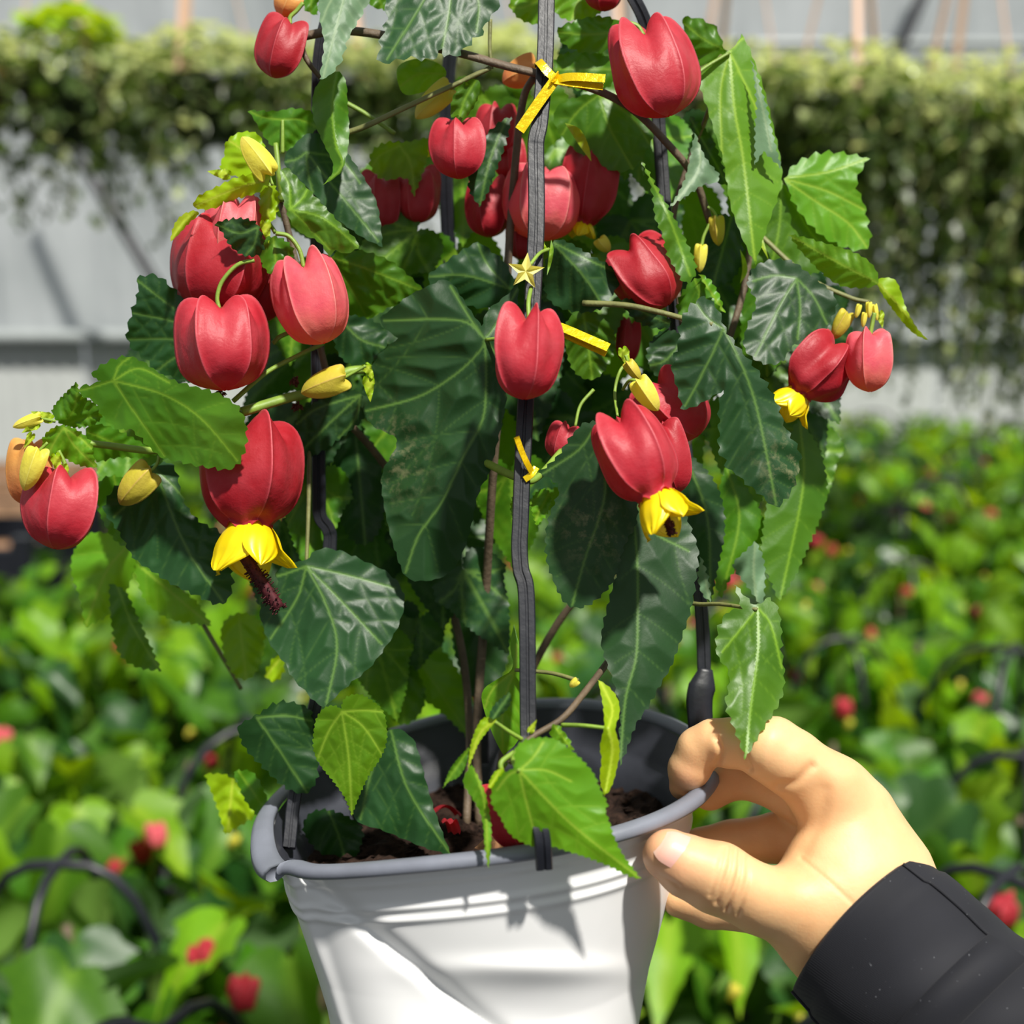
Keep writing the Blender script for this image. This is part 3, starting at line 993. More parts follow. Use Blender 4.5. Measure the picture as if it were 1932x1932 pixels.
# ------------------------------------------------------------------ the held pot
def white_plastic():
    t = NT('white_pot_plastic')
    n = t.noise(25, 3)
    c = t.ramp(n, [(0.3, srgb(234, 235, 235)), (0.7, srgb(244, 244, 245))])
    d = t.ramp(t.noise(160, 6, 0.7), [(0.70, (0, 0, 0, 1)), (0.78, (1, 1, 1, 1))])
    c = t.mix(t.math('MULTIPLY', d, 0.25), c, srgb(160, 150, 130))
    s_ = t.bsdf(c, 0.38, 0.45)
    return t.done(t.translucent(s_, srgb(235, 235, 230), 0.12))


M['potwhite'] = white_plastic()
M['potgrey'] = plain('grey_pot_lip', srgb(112, 116, 127), 0.45, 0.45, nscale=60, namp=0.12, bump=0.1)
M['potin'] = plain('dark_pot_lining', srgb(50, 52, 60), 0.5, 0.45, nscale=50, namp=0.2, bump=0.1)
M['soil'] = plain('potting_soil', srgb(40, 28, 22), 0.95, 0.15, nscale=260, namp=0.7, bump=1.0, bscale=350)

PCX, PCY = 922.0, 1472.0


def rim_pt(th, r=1.0, down=0.0, lift=0.0):
    """Point of the pot wall: th around (0 = right, pi/2 = back), r = share of the rim radius, down = pixels below the rim."""
    z = 400 * r * math.sin(th)
    k = D0 / (D0 + z * S)
    x = 430 * r * math.cos(th)
    # crumpled on the left front
    dl = (th % (2 * math.pi)) - math.radians(214)
    q = math.exp(-(dl / (0.30 if dl < 0 else 0.055)) ** 2)
    sag = math.exp(-(dl / (0.30 if dl < 0 else 0.55)) ** 2)
    x2 = x * (1 + 0.03 * q)
    y = PCY - 0.13 * x - 142 * r * math.sin(th) + (10 * q + 34 * sag) * (1 - min(1, down / 300.0)) + down
    return (PCX + x2 * k, y, z)


pot = empty('plant_pot', C([(PCX - 10, 2230, 0)])[0], 'crumpled white plastic nursery pot with a grey lip, held by the hand', 'pot')


def press(x, y, z):
    """The dents pressed into the soft wall: a facet low on the left front and a shallow oval in the middle."""
    if z < 60:
        ux, uy = 0.774, 0.633
        d = (x - 590) * (-uy) + (y - 1690) * ux
        sp = 12 * math.log1p(math.exp(min(d, 150) / 12))
        z += -0.36 * sp + 18 * math.exp(-((d + 20) / 16) ** 2) + 8
        z += 26 * math.exp(-(((x - 960) / 150) ** 2 + ((y - 1915) / 75) ** 2)) - 14 * math.exp(-(((x - 1010) / 190) ** 2 + ((y - 1830) / 24) ** 2))
    return (x, y, z)


def pot_pt(th, h):
    """Outer wall, h pixels below the rim."""
    r = float(np.interp(h, [0, 16, 60, 120, 370, 800], [0.95, 0.94, 0.895, 0.86, 0.70, 0.52]))
    for c, a, w in ((48, 0.006, 6), (102, 0.012, 8), (128, 0.012, 8)):     # two moulded rings
        r += a * math.exp(-((h - c) / w) ** 2)
    return press(*rim_pt(th, r, h))


nu, nh = 360, 130
V = [pot_pt(2 * math.pi * i / nu, 16 + 680 * (j / (nh - 1)) ** 1.25) for i in range(nu) for j in range(nh)]
Fc = [q[::-1] for q in grid_faces(nu, nh, True)]
V.append(np.mean([V[i * nh + nh - 1] for i in range(nu)], 0)); b = len(V) - 1
Fc += [(i * nh + nh - 1, b, ((i + 1) % nu) * nh + nh - 1) for i in range(nu)]
obj('pot_wall', C(V), Fc, M['potwhite'], pot)
# inner lining
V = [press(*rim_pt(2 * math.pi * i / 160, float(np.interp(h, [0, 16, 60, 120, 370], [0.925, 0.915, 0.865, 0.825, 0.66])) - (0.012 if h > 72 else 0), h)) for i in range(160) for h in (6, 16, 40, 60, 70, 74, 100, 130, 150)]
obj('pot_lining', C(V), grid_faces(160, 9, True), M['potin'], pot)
# rolled lip, split where the pot is crumpled
prof = [(0.928, 6), (0.933, -3), (0.955, -7), (0.985, -5), (0.999, 2), (1.0, 14), (0.988, 21), (0.968, 22), (0.95, 15)]
V = []; n = 220
t0 = math.radians(216)
for i in range(n + 1):
    th = t0 + (2 * math.pi - math.radians(1.2)) * i / n
    for r, d in prof:
        k = 1.0
        dl = math.radians(216) + 2 * math.pi - th
        wid = 1 + 0.55 * math.exp(-(dl / 0.55) ** 2)          # the lip bends flat towards the split
        x, y, z = rim_pt(th, 0.95 + (r - 0.95) * wid, d * (1 + 0.35 * (wid - 1)))
        start = math.exp(-((th - t0) / 0.10) ** 2)
        V.append((x, y - 6 * start, z))
m = len(prof)
Fc = [(i * m + j, i * m + (j + 1) % m, (i + 1) * m + (j + 1) % m, (i + 1) * m + j) for i in range(n) for j in range(m)]
Fc += [tuple(range(m)), tuple(n * m + j for j in range(m - 1, -1, -1))]
obj('pot_rim', C(V), Fc, M['potgrey'], pot)

# soil with crumbs
rs = np.random.RandomState(4)
V = []; nr, na = 26, 110
for i in range(na):
    th = 2 * math.pi * i / na
    for j in range(nr):
        q = j / (nr - 1)
        x, y, z = rim_pt(th, 0.80 * max(q, 0.002), 118)
        V.append((x + rs.uniform(-3, 3), y + 6 * math.sin(x * 0.05) + rs.uniform(-7, 5) - 14 * (1 - q), z))
parts = [(np.array(V), grid_faces(na, nr, True))]
for k in range(420):
    th = rs.uniform(0, 6.283); r = 0.78 * math.sqrt(rs.uniform())
    x, y, z = rim_pt(th, r, 112)
    s_ = rs.uniform(3, 11)
    d = rs.normal(0, 1, (6, 3)) * 0.25 + np.array([(1, 0, 0), (-1, 0, 0), (0, 1, 0), (0, -1, 0), (0, 0, 1), (0, 0, -1)])
    parts.append((np.array([x, y, z]) + d * s_ * np.array([1.3, 0.7, 1.0]), [(0, 2, 4), (2, 1, 4), (1, 3, 4), (3, 0, 4), (2, 0, 5), (1, 2, 5), (3, 1, 5), (0, 3, 5)]))
v, f, _ = join(parts)
obj('potting_soil', C(v), f, M['soil'], None, False, label='dark crumbly potting soil filling the white pot', cat='soil', kind='stuff')
# fallen red petals on the soil
for k, (x, y, z, a, lab) in enumerate([(842, 1535, 20, 0.3, 'fallen red flower piece on the soil, the upper one'), (850, 1562, -60, 1.2, 'fallen red flower piece on the soil, the lower one')]):
    V = []
    for i in range(9):
        for j in range(7):
            u = -1 + 2 * i / 8; w = -1 + 2 * j / 6
            px = u * 30 * (1 - 0.3 * w * w); pz = w * 26
            V.append((x + px * math.cos(a) - 0.5 * pz * math.sin(a), y + 0.4 * px * math.sin(a) - 14 * (1 - u * u) + 3 * math.sin(7 * w), z + pz))
    obj('fallen_petal', C(V), grid_faces(9, 7), M['red'], None, label=lab, cat='petal', group='fallen petals on the soil')
V = [(x_, y_, z_) for x_, y_, z_ in [(895, 1600, -170), (925, 1572, -150), (970, 1578, -160), (975, 1604, -185), (930, 1612, -190), (935, 1590, -185)]]
obj('bark_chip', C(V), [(0, 1, 5), (1, 2, 5), (2, 3, 5), (3, 4, 5), (4, 0, 5)], plain('bark', srgb(150, 108, 76), 0.9, 0.2, nscale=200, namp=0.3), None, False, label='tan bark chip on the soil behind the front lip', cat='bark chip')

# ------------------------------------------------------------------ black plastic trellis
tr = empty('plant_trellis', C([(1000, 1600, -300)])[0], 'black plastic tower trellis clipped to the pot with gold ties on it', 'trellis')
H = [(-15, -5), (-13, -8), (-3, -8), (-2, -5), (2, -5), (3, -8), (13, -8), (15, -5), (15, 5), (12, 8), (-12, 8), (-15, 5)]


def stake(path, k=1.0, n=8):
    p = catmull(path, n)
    v, f = sweep(p, [(a * k, b_ * k) for a, b_ in H], up=(0, 0, 1))
    return obj('stake', C(v), f, M['black'], tr, False)


stake([(1032, -160, -70), (1031, 0, -95), (1028, 115, -115), (1019, 225, -132), (1012, 262, -138), (1011, 290, -142), (1012, 420, -165), (1003, 600, -195), (992, 760, -225), (985, 900, -250), (982, 985, -265), (980, 1030, -273), (983, 1075, -282), (992, 1110, -290),
       (995, 1200, -306), (997, 1390, -340), (1004, 1480, -385), (1016, 1545, -425), (1024, 1590, -432), (1027, 1640, -418)], 1.05)
stake([(760, -150, -20), (660, -60, -10), (620, 30, 0), (604, 100, 5), (600, 200, 10), (598, 500, 25), (601, 800, 35), (602, 930, 40), (604, 975, 40), (620, 1000, 40), (622, 1040, 40), (610, 1250, 20), (560, 1480, -20), (545, 1600, -60)], 0.85)
stake([(1130, -110, -30), (1192, -10, -20), (1222, 60, 0), (1238, 180, 30), (1246, 280, 40), (1262, 500, 40), (1285, 760, 50), (1298, 900, 50), (1318, 1100, 50), (1326, 1200, 50), (1330, 1370, 40), (1326, 1420, 30)], 0.85)
stake([(960, -120, 40), (890, -40, 120), (850, 100, 170), (842, 340, 200), (856, 600, 220), (880, 900, 240), (900, 1150, 250), (905, 1250, 250), (910, 1440, 240)], 0.85)
# ring that ties the stakes together above the frame, and clip of the right stake
an = np.linspace(0, 2 * math.pi, 40)
v, f = sweep([(985 + 130 * math.cos(a), -150 + 25 * math.sin(a), 10 + 110 * math.sin(a)) for a in an], [(a, b_) for a, b_ in circ(9, 8)])
obj('ring', C(v), f, M['black'], tr)
v, f = sweep(catmull([(1332, 1262, 30), (1326, 1290, 26), (1320, 1320, 22), (1322, 1375, 22), (1326, 1395, 24)], 5), [(a * 26, b_ * 10) for a, b_ in circ(1, 10)], scale=np.interp(np.linspace(0, 1, 21), [0, 0.3, 1], [0.5, 1.0, 0.85]))
obj('clip', C(v), f, M['black'], tr)

# ------------------------------------------------------------------ gold twist ties
def strip(path, w, nrm=(0.3, -0.9, -0.3)):
    p = catmull(path, 6)
    prof = [(-w, -1.2), (-w * 0.2, -1.2), (-w * 0.12, -2.8), (w * 0.12, -2.8), (w * 0.2, -1.2), (w, -1.2), (w, 1.2), (-w, 1.2)]
    return sweep(p, prof, up=nrm)


def tie(label, strips):
    v, f, _ = join([strip(*s_) for s_ in strips])
    o = obj('twist_tie', C(v), f, M['gold'], None, False, label=label, cat='twist tie', group='gold twist ties')
    return o


tie('gold twist tie with three loose ends at the top of the front stake', [
    ([(1048, 150, -138), (1080, 145, -150), (1142, 148, -158)], 8, (0.1, -0.3, -1)), ([(1046, 152, -140), (1085, 158, -146), (1138, 164, -150)], 7, (0, -0.4, -1)),
    ([(1046, 152, -140), (1015, 195, -150), (980, 246, -160)], 10, (0.5, -0.3, -1)), ([(1048, 150, -138), (1030, 132, -140), (1016, 116, -130), (1014, 124, -112)], 8, (0.1, -0.3, -1)),
    ([(1040, 160, -142), (1048, 148, -146), (1054, 140, -140)], 9, (1, 0, -0.6))])
tie('gold twist tie pointing right behind the central red flower', [([(1040, 612, -205), (1070, 622, -212), (1148, 656, -230)], 9, (0.1, -0.6, -1)), ([(1040, 618, -203), (1070, 634, -208), (1144, 667, -222)], 7, (0.1, -0.6, -1))])
tie('small upright gold twist tie halfway down the front stake', [([(974, 824, -275), (984, 852, -272), (994, 874, -270), (1004, 892, -262)], 6, (0.6, 0.1, -1)), ([(1012, 882, -258), (1002, 896, -264), (990, 905, -262)], 6, (0, -0.4, -1))])
tie('tiny gold twist tie on the back left of the plant', [([(784, 278, 120), (797, 286, 116), (812, 290, 116)], 7, (0, -0.3, -1))])
# ------------------------------------------------------------------ the flowering plant
PL = empty('flowering_plant', C([(910, 1530, 0)])[0], 'bushy flowering maple with red lantern flowers growing in the held white pot', 'plant')

# woody stems
for mat, r, path in [
    ('stem', 9, [(905, 1560, 90), (900, 1380, 120), (915, 1150, 110), (930, 900, 10), (950, 650, 0), (965, 400, 10), (985, 200, -40), (1010, 140, -85)]),
    ('stem', 8, [(930, 1550, 90), (960, 1380, 170), (1050, 1180, 150), (1230, 960, 60), (1330, 760, 20), (1400, 560, 40), (1420, 420, 60)]),
    ('stem', 8, [(880, 1560, 90), (885, 1350, 170), (850, 1140, 180), (740, 900, 120), (640, 770, 10), (600, 640, -40), (560, 500, -20), (530, 380, -30)]),
    ('stem', 9, [(575, 68, -60), (640, 58, -70), (720, 66, -80), (800, 86, -85), (870, 101, -90), (960, 126, -95), (1030, 143, -95), (1130, 172, -90), (1200, 212, -70), (1260, 272, -40), (1310, 335, -10), (1340, 420, 20)]),
    ('stem', 6, [(577, 64, -60), (570, 88, -60), (582, 118, -58), (606, 148, -50)]),
    ('stemolive', 6, [(590, 268, -40), (680, 242, -60), (760, 205, -75), (840, 168, -85), (925, 128, -90)]),
    ('stemgreen', 5, [(645, 190, -20), (690, 215, -10), (745, 252, 0)]),
    ('stemgreen', 10, [(455, 778, -130), (540, 752, -90), (615, 733, -40), (660, 700, 0), (760, 700, 20)]),
    ('stemgreen', 5, [(440, 757, -130), (500, 705, -110), (560, 672, -90), (610, 648, -60)]),
    ('stemgreen', 5, [(515, 648, -80), (535, 632, -80), (600, 610, -60)]),
    ('stemolive', 6, [(1100, 572, -80), (1180, 576, -110), (1240, 588, -130), (1295, 602, -150), (1345, 612, -190)]),
    ('stemgreen', 8, [(915, 872, -90), (950, 890, -150), (990, 906, -205), (1015, 900, -190), (1060, 850, -120)]),
    ('stem', 7, [(1160, 1230, -120), (1140, 1258, -200), (1100, 1310, -290), (1060, 1356, -340), (1005, 1390, -370), (975, 1418, -390), (960, 1440, -395)]),
    ('stemgreen', 8, [(450, 780, -125), (380, 830, -110), (300, 850, -100), (200, 840, -110), (120, 830, -130)]),
    ('stemgreen', 6, [(530, 380, -40), (525, 320, -60), (520, 270, -50)]),
    ('stemolive', 5, [(1420, 430, 60), (1520, 520, 20), (1600, 560, -10), (1640, 570, -20)]),
    ('stem', 6, [(1230, 980, 30), (1290, 700, 10), (1270, 420, 20), (1340, 200, 0)]),
    ('stemolive', 5, [(300, 1060, 150), (360, 1140, 190), (420, 1240, 220), (455, 1300, 240)]),
]:
    stem(PL, mat, path, r)

# leaf stalks
for mat, r, path in [
    ('stemgreen', 4.5, [(1000, 634, -205), (968, 636, -165), (917, 641, -122)]),
    ('stemolive', 4.5, [(1230, 1120, -10), (1310, 1139, -90), (1360, 1140, -140), (1428, 1150, -203)]),
    ('stemolive', 4.5, [(584, 850, 0), (582, 960, -20), (578, 1066, -45)]),
    ('stemolive', 4.5, [(1090, 1284, -300), (1040, 1270, -270), (972, 1264, -240)]),
    ('stemgreen', 4.5, [(1060, 1368, -345), (1100, 1369, -370), (1146, 1374, -380)]),
    ('stemgreen', 4.5, [(985, 1395, -378), (960, 1380, -390), (934, 1362, -400)]),
    ('stemgreen', 5.5, [(970, 1420, -392), (945, 1440, -410), (950, 1470, -412), (930, 1480, -420)]),
    ('stemgreen', 5, [(975, 1415, -390), (968, 1435, -425), (980, 1455, -462)]),
    ('stemgreen', 4, [(1260, 190, -70), (1320, 135, -50), (1377, 99, -40)]),
    ('stemgreen', 4, [(533, 290, -60), (533, 250, -62), (533, 226, -60)]),
    ('stemolive', 4, [(925, 36, -95), (924, 90, -95), (928, 130, -92)]),
    ('stemgreen', 3.5, [(1190, 680, -140), (1170, 700, -150), (1160, 740, -160), (1165, 785, -215)]),
    ('stemgreen', 3.5, [(1120, 735, -80), (1095, 765, -90), (1085, 805, -100)]),
    ('stemgreen', 4, [(520, 440, -70), (500, 400, -75), (510, 345, -80)]),
]:
    stem(PL, mat, path, r, name='leaf_stalk')

# ---- leaves traced one by one
def L(mat, z, outline, base, mid, **kw):
    return leaf(PL, mat, outline, base, mid, z, **kw)

L('dark', -122, [(841, 524), (805, 541), (774, 555), (740, 582), (712, 602), (728, 622), (751, 638), (712, 669), (694, 710), (678, 762), (697, 804), (751, 824), (748, 845), (717, 892),
   (722, 940), (730, 986), (751, 1059), (766, 1095), (810, 1097), (841, 1087), (867, 1061), (888, 1002), (898, 945), (909, 914), (924, 896), (932, 860), (947, 800), (955, 762), (960, 692),
   (968, 638), (979, 555), (977, 535), (955, 558), (917, 586), (909, 615), (880, 576), (857, 537)],
  (915, 640), [(915, 640), (917, 720), (911, 790), (880, 850), (835, 945), (790, 1010), (765, 1080)],
  veins=[[(880, 608), (820, 602), (725, 605)], [(905, 662), (862, 704), (790, 748), (690, 775)], [(945, 600), (976, 545)], [(950, 690), (956, 750)], [(880, 590), (850, 540)]],
  tilt=(-0.05, 0.02), fold=0.30, quilt=15, wave=5, sec=74, cup=0.10, teeth=(26, 2.5), worn=((730, 860), 70))
L('dark', -200, [(1316, 563), (1336, 559), (1360, 589), (1365, 617), (1396, 659), (1440, 711), (1474, 775), (1479, 804), (1508, 845), (1512, 866), (1505, 897), (1497, 924), (1466, 964), (1441, 939),
   (1422, 922), (1398, 905), (1394, 896), (1370, 884), (1368, 868), (1354, 852), (1357, 806), (1354, 766), (1365, 736), (1344, 749), (1310, 768), (1287, 775), (1281, 744), (1270, 711), (1267, 680), (1282, 643), (1280, 620), (1287, 599), (1298, 579)],
  (1365, 620), [(1365, 620), (1400, 690), (1425, 760), (1445, 850), (1465, 955)],
  veins=[[(1345, 665), (1320, 715), (1293, 765)], [(1335, 600), (1312, 570)]], tilt=(0.15, -0.10), fold=0.32, quilt=9, sec=48, cup=0.08, teeth=(26, 6), worn=((1498, 880), 60))
L('dark', -205, [(1100, 795), (1085, 815), (1070, 830), (1055, 860), (1015, 893), (1045, 905), (1058, 925), (1045, 950), (1030, 990), (1028, 1050), (1040, 1085), (1050, 1110), (1065, 1140), (1085, 1148), (1110, 1145),
   (1150, 1110), (1165, 1080), (1180, 1020), (1205, 990), (1200, 900), (1170, 840), (1130, 795)],
  (1120, 810), [(1120, 810), (1142, 925), (1102, 1060), (1080, 1140)], veins=[[(1090, 850), (1025, 893)]], tilt=(0.0, -0.05), fold=0.2, quilt=5, sec=60, teeth=(20, 4.5), worn=((1120, 1000), 60))
L('dark', -175, [(1160, 935), (1230, 905), (1290, 960), (1307, 1005), (1320, 1039), (1314, 1085), (1310, 1123), (1298, 1172), (1279, 1222), (1267, 1259), (1248, 1287), (1224, 1334), (1201, 1362), (1188, 1400), (1170, 1446), (1166, 1400),
   (1172, 1349), (1165, 1309), (1140, 1238), (1133, 1216), (1137, 1179), (1149, 1129), (1166, 1076), (1160, 1010)],
  (1192, 930), [(1192, 930), (1202, 1054), (1203, 1154), (1200, 1240), (1180, 1320), (1170, 1440)], veins=[[(1230, 1000), (1300, 1040)]], tilt=(0.06, -0.22), fold=0.28, quilt=9, sec=78, teeth=(24, 4))
L('light', -40, [(1377, 98), (1340, 120), (1314, 150), (1330, 190), (1348, 250), (1365, 300), (1370, 340), (1378, 390), (1400, 450), (1425, 500), (1450, 420), (1478, 345), (1472, 290), (1455, 220), (1440, 160), (1425, 120), (1412, 85), (1400, 64)],
  (1377, 98), [(1377, 98), (1385, 200), (1402, 300), (1424, 490)], veins=[[(1360, 170), (1362, 290)], [(1425, 200), (1468, 310)], [(1402, 70)]], tilt=(0.25, -0.1), fold=0.35, quilt=6, sec=60, teeth=(30, 3))
L('pale', -60, [(1418, 112), (1432, 155), (1447, 200), (1462, 270), (1475, 318), (1440, 285), (1424, 312), (1424, 240), (1428, 190)], (1420, 115), [(1420, 115), (1438, 200), (1455, 285)], sec=0, fold=0.2, quilt=0, wave=3)
L('mid', 10, [(1283, 38), (1300, 30), (1330, 38), (1355, 52), (1362, 85), (1375, 97), (1350, 112), (1320, 130), (1300, 100), (1292, 66)], (1375, 97), [(1375, 97), (1330, 75), (1286, 40)], sec=30, tilt=(-0.2, 0.2), teeth=(30, 5))
L('light', 40, [(1475, 335), (1510, 300), (1545, 288), (1575, 285), (1640, 298), (1610, 345), (1625, 370), (1635, 400), (1640, 430), (1645, 455), (1630, 475), (1590, 468), (1540, 440), (1500, 390)],
  (1476, 336), [(1476, 336), (1560, 325), (1638, 299)], veins=[[(1540, 380), (1600, 420), (1635, 465)], [(1560, 360), (1630, 395)]], tilt=(0.1, -0.1), fold=0.2, quilt=6, sec=42, wave=3, teeth=(26, 6))
L('mid', 60, [(1370, 350), (1420, 330), (1470, 330), (1500, 380), (1560, 440), (1600, 480), (1540, 520), (1470, 520), (1420, 530), (1390, 460), (1372, 400)], (1475, 340), [(1475, 340), (1470, 430), (1450, 525)], veins=[[(1530, 440), (1580, 480)]], sec=40, quilt=5)
L('light', -70, [(1487, 442), (1520, 447), (1560, 460), (1600, 470), (1640, 490), (1660, 520), (1655, 540), (1620, 545), (1580, 540), (1545, 510), (1515, 480)], (1658, 535), [(1658, 535), (1590, 500), (1488, 443)], tilt=(-0.2, 0.3), fold=0.3, quilt=4, sec=26, teeth=(18, 3))
L('lime', -60, [(1650, 530), (1665, 523), (1690, 525), (1700, 550), (1710, 585), (1730, 620), (1752, 642), (1725, 632), (1700, 605), (1670, 565)], (1655, 533), [(1655, 533), (1690, 570), (1750, 640)], tilt=(0.1, 0.3), fold=0.45, quilt=2, sec=24, teeth=(14, 1.5))
L('dark', -60, [(1412, 510), (1450, 488), (1495, 490), (1520, 512), (1548, 532), (1575, 555), (1580, 575), (1570, 600), (1560, 625), (1530, 650), (1500, 648), (1490, 662), (1470, 690), (1430, 685), (1398, 655), (1410, 612), (1432, 570), (1408, 540)],
  (1503, 525), [(1503, 525), (1470, 580), (1425, 672)], veins=[[(1535, 560), (1560, 610)], [(1460, 520), (1420, 530)], [(1510, 580), (1505, 640)]], tilt=(0.1, -0.25), fold=0.2, quilt=10, sec=52, wave=3, teeth=(20, 4))
L('mid', -110, [(1208, 300), (1222, 320), (1235, 345), (1255, 380), (1280, 425), (1300, 465), (1318, 510), (1300, 537), (1285, 530), (1275, 510), (1255, 475), (1250, 440), (1235, 415), (1232, 375), (1225, 340)],
  (1212, 305), [(1212, 305), (1262, 410), (1302, 520)], tilt=(0.5, -0.1), fold=0.5, quilt=6, sec=34, teeth=(18, 4))
L('pale', -55, [(1312, 250), (1330, 300), (1362, 332), (1350, 347), (1330, 345), (1310, 360), (1285, 376), (1263, 392), (1288, 350), (1300, 310), (1304, 280)], (1318, 260), [(1318, 260), (1318, 320), (1270, 388)], fold=0.3, quilt=4, sec=26, teeth=(16, 3), tilt=(0.1, -0.2))
L('dark', 0, [(1300, 215), (1340, 250), (1365, 310), (1372, 350), (1330, 340), (1310, 280)], (1300, 218), [(1300, 218), (1370, 345)], sec=30)
L('dark', -90, [(735, -60), (722, 0), (732, 30), (720, 62), (712, 105), (716, 123), (745, 115), (772, 107), (800, 113), (820, 112), (834, 92), (838, 108), (866, 105), (882, 84), (915, 62), (915, 40), (932, 28), (946, 0), (950, -60), (880, -110), (800, -110)],
  (850, -95), [(850, -95), (800, 0), (730, 112)], veins=[[(850, 0), (835, 90)], [(900, -10), (900, 60)], [(780, -80), (735, -50)]], tilt=(0.0, -0.3), fold=0.15, quilt=8, sec=48, teeth=(30, 7))
L('pale', -120, [(600, -30), (600, 10), (606, 50), (612, 80), (608, 110), (603, 150), (624, 143), (632, 130), (645, 118), (652, 85), (662, 62), (684, 28), (712, -30), (650, -60)], (660, -45), [(660, -45), (640, 30), (610, 145)], veins=[[(625, 0), (608, 40)]], tilt=(0.1, -0.3), fold=0.3, quilt=6, sec=36, teeth=(24, 4), worn=((630, 30), 30))
L('mid', 10, [(690, -40), (720, -40), (735, 20), (715, 18), (695, 10)], (710, -38), [(710, -38), (720, 15)], sec=0)
L('mid', -105, [(640, 130), (655, 155), (655, 190), (660, 240), (657, 280), (650, 310), (642, 330), (608, 350), (628, 328), (629, 308), (620, 290), (600, 250), (588, 215), (590, 175), (605, 148)],
  (636, 135), [(636, 135), (627, 200), (633, 270), (646, 312), (612, 348)], tilt=(-0.1, -0.1), fold=0.7, quilt=4, sec=40, teeth=(20, 1.5))
L('mid', -60, [(467, 208), (530, 210), (545, 203), (590, 207), (602, 240), (580, 262), (550, 280), (535, 287), (510, 275), (490, 245), (480, 225)], (533, 226), [(533, 226), (534, 255), (536, 285)], veins=[[(495, 220), (470, 209)], [(565, 225), (598, 240)]], tilt=(0, 0.2), sec=26, quilt=4, teeth=(18, 3))
L('dark', -70, [(537, 290), (555, 275), (575, 252), (600, 250), (640, 270), (665, 300), (690, 340), (715, 385), (722, 466), (690, 452), (660, 432), (620, 402), (596, 370), (560, 335), (535, 312)],
  (578, 287), [(578, 287), (628, 350), (714, 455)], veins=[[(560, 300), (540, 305)], [(582, 330), (590, 362)], [(640, 300), (680, 345)]], tilt=(0.15, -0.1), fold=0.2, quilt=6, sec=44, teeth=(24, 2))
L('mid', -135, [(528, 322), (540, 312), (570, 345), (600, 375), (640, 420), (668, 446), (682, 466), (650, 482), (636, 470), (620, 484), (604, 455), (575, 445), (552, 428), (540, 400), (530, 360)],
  (548, 395), [(548, 395), (610, 412), (676, 466)], veins=[[(545, 350), (533, 325)], [(570, 375), (580, 358)], [(575, 420), (622, 470)]], tilt=(0.1, 0.0), fold=0.35, quilt=7, sec=36, teeth=(20, 3))
L('lime', -150, [(362, 392), (370, 370), (410, 352), (440, 335), (490, 325), (512, 332), (505, 356), (470, 370), (440, 376), (410, 393), (380, 396)], (508, 338), [(508, 338), (440, 358), (365, 390)], tilt=(0.1, 0.4), fold=0.3, quilt=4, sec=26, teeth=(18, 3))
L('lime', -165, [(321, 457), (325, 430), (340, 405), (370, 395), (377, 405), (357, 420), (340, 440)], (372, 398), [(372, 398), (345, 420), (322, 455)], fold=0.4, quilt=2, sec=22, teeth=(14, 2))
L('lime', -60, [(410, 318), (425, 290), (422, 270), (445, 250), (475, 247), (492, 255), (508, 300), (490, 330), (440, 335)], (500, 325), [(500, 325), (460, 285), (428, 262)], sec=26, quilt=4, teeth=(16, 3))
L('lime', -100, [(490, 355), (520, 345), (528, 380), (520, 415), (500, 425), (488, 400)], (508, 350), [(508, 350), (505, 420)], sec=22, fold=0.5)
L('dark', -195, [(404, 422), (430, 412), (476, 412), (492, 430), (502, 470), (482, 486), (452, 481), (428, 458), (421, 440)], (488, 428), [(488, 428), (450, 440), (408, 422)], veins=[[(480, 460), (465, 480)]], fold=0.2, sec=26, quilt=6, teeth=(14, 4), tilt=(0, 0.2))
L('mid', -110, [(480, 460), (520, 440), (560, 470), (545, 500), (530, 540), (510, 520), (490, 495)], (515, 445), [(515, 445), (525, 530)], sec=26, teeth=(14, 4))
L('dark', -60, [(253, 525), (285, 515), (310, 525), (330, 550), (370, 575), (410, 600), (425, 680), (400, 725), (340, 718), (290, 700), (280, 682), (240, 650), (238, 620), (248, 592), (252, 575), (262, 555)],
  (430, 650), [(430, 650), (340, 590), (258, 528)], veins=[[(340, 610), (250, 590)], [(330, 640), (245, 640)], [(340, 670), (295, 700)]], tilt=(0.0, 0.2), fold=0.15, quilt=5, sec=34, teeth=(26, 6))
L('mid', -195, [(171, 712), (181, 694), (220, 673), (248, 671), (272, 684), (298, 702), (323, 717), (362, 728), (414, 741), (450, 766), (463, 790), (466, 830), (461, 857), (445, 883), (424, 887), (375, 880), (336, 870),
   (305, 865), (280, 844), (259, 821), (241, 805), (233, 816), (202, 797), (186, 774), (181, 759), (140, 738), (152, 728), (190, 722)],
  (214, 718), [(214, 718), (308, 744), (380, 790), (448, 868)], veins=[[(262, 695), (320, 722)], [(245, 765), (285, 822), (310, 860)], [(175, 730), (148, 737)], [(225, 690), (245, 674)]],
  tilt=(-0.30, 0.10), fold=0.12, quilt=7, sec=60, cup=0.03, teeth=(22, 5.5), worn=((330, 790), 60))
L('dark', -75, [(330, 868), (345, 950), (380, 990), (420, 1000), (428, 1040), (442, 1060), (436, 1080), (442, 1100), (430, 1137), (405, 1142), (380, 1127), (330, 1106), (300, 1086), (250, 1055), (235, 1022), (215, 990), (188, 960), (230, 900), (290, 875)],
  (292, 885), [(292, 885), (350, 1030), (420, 1135)], veins=[[(250, 940), (215, 975)], [(330, 920), (400, 1000)]], tilt=(0.1, -0.1), fold=0.3, quilt=8, sec=50, teeth=(22, 5))
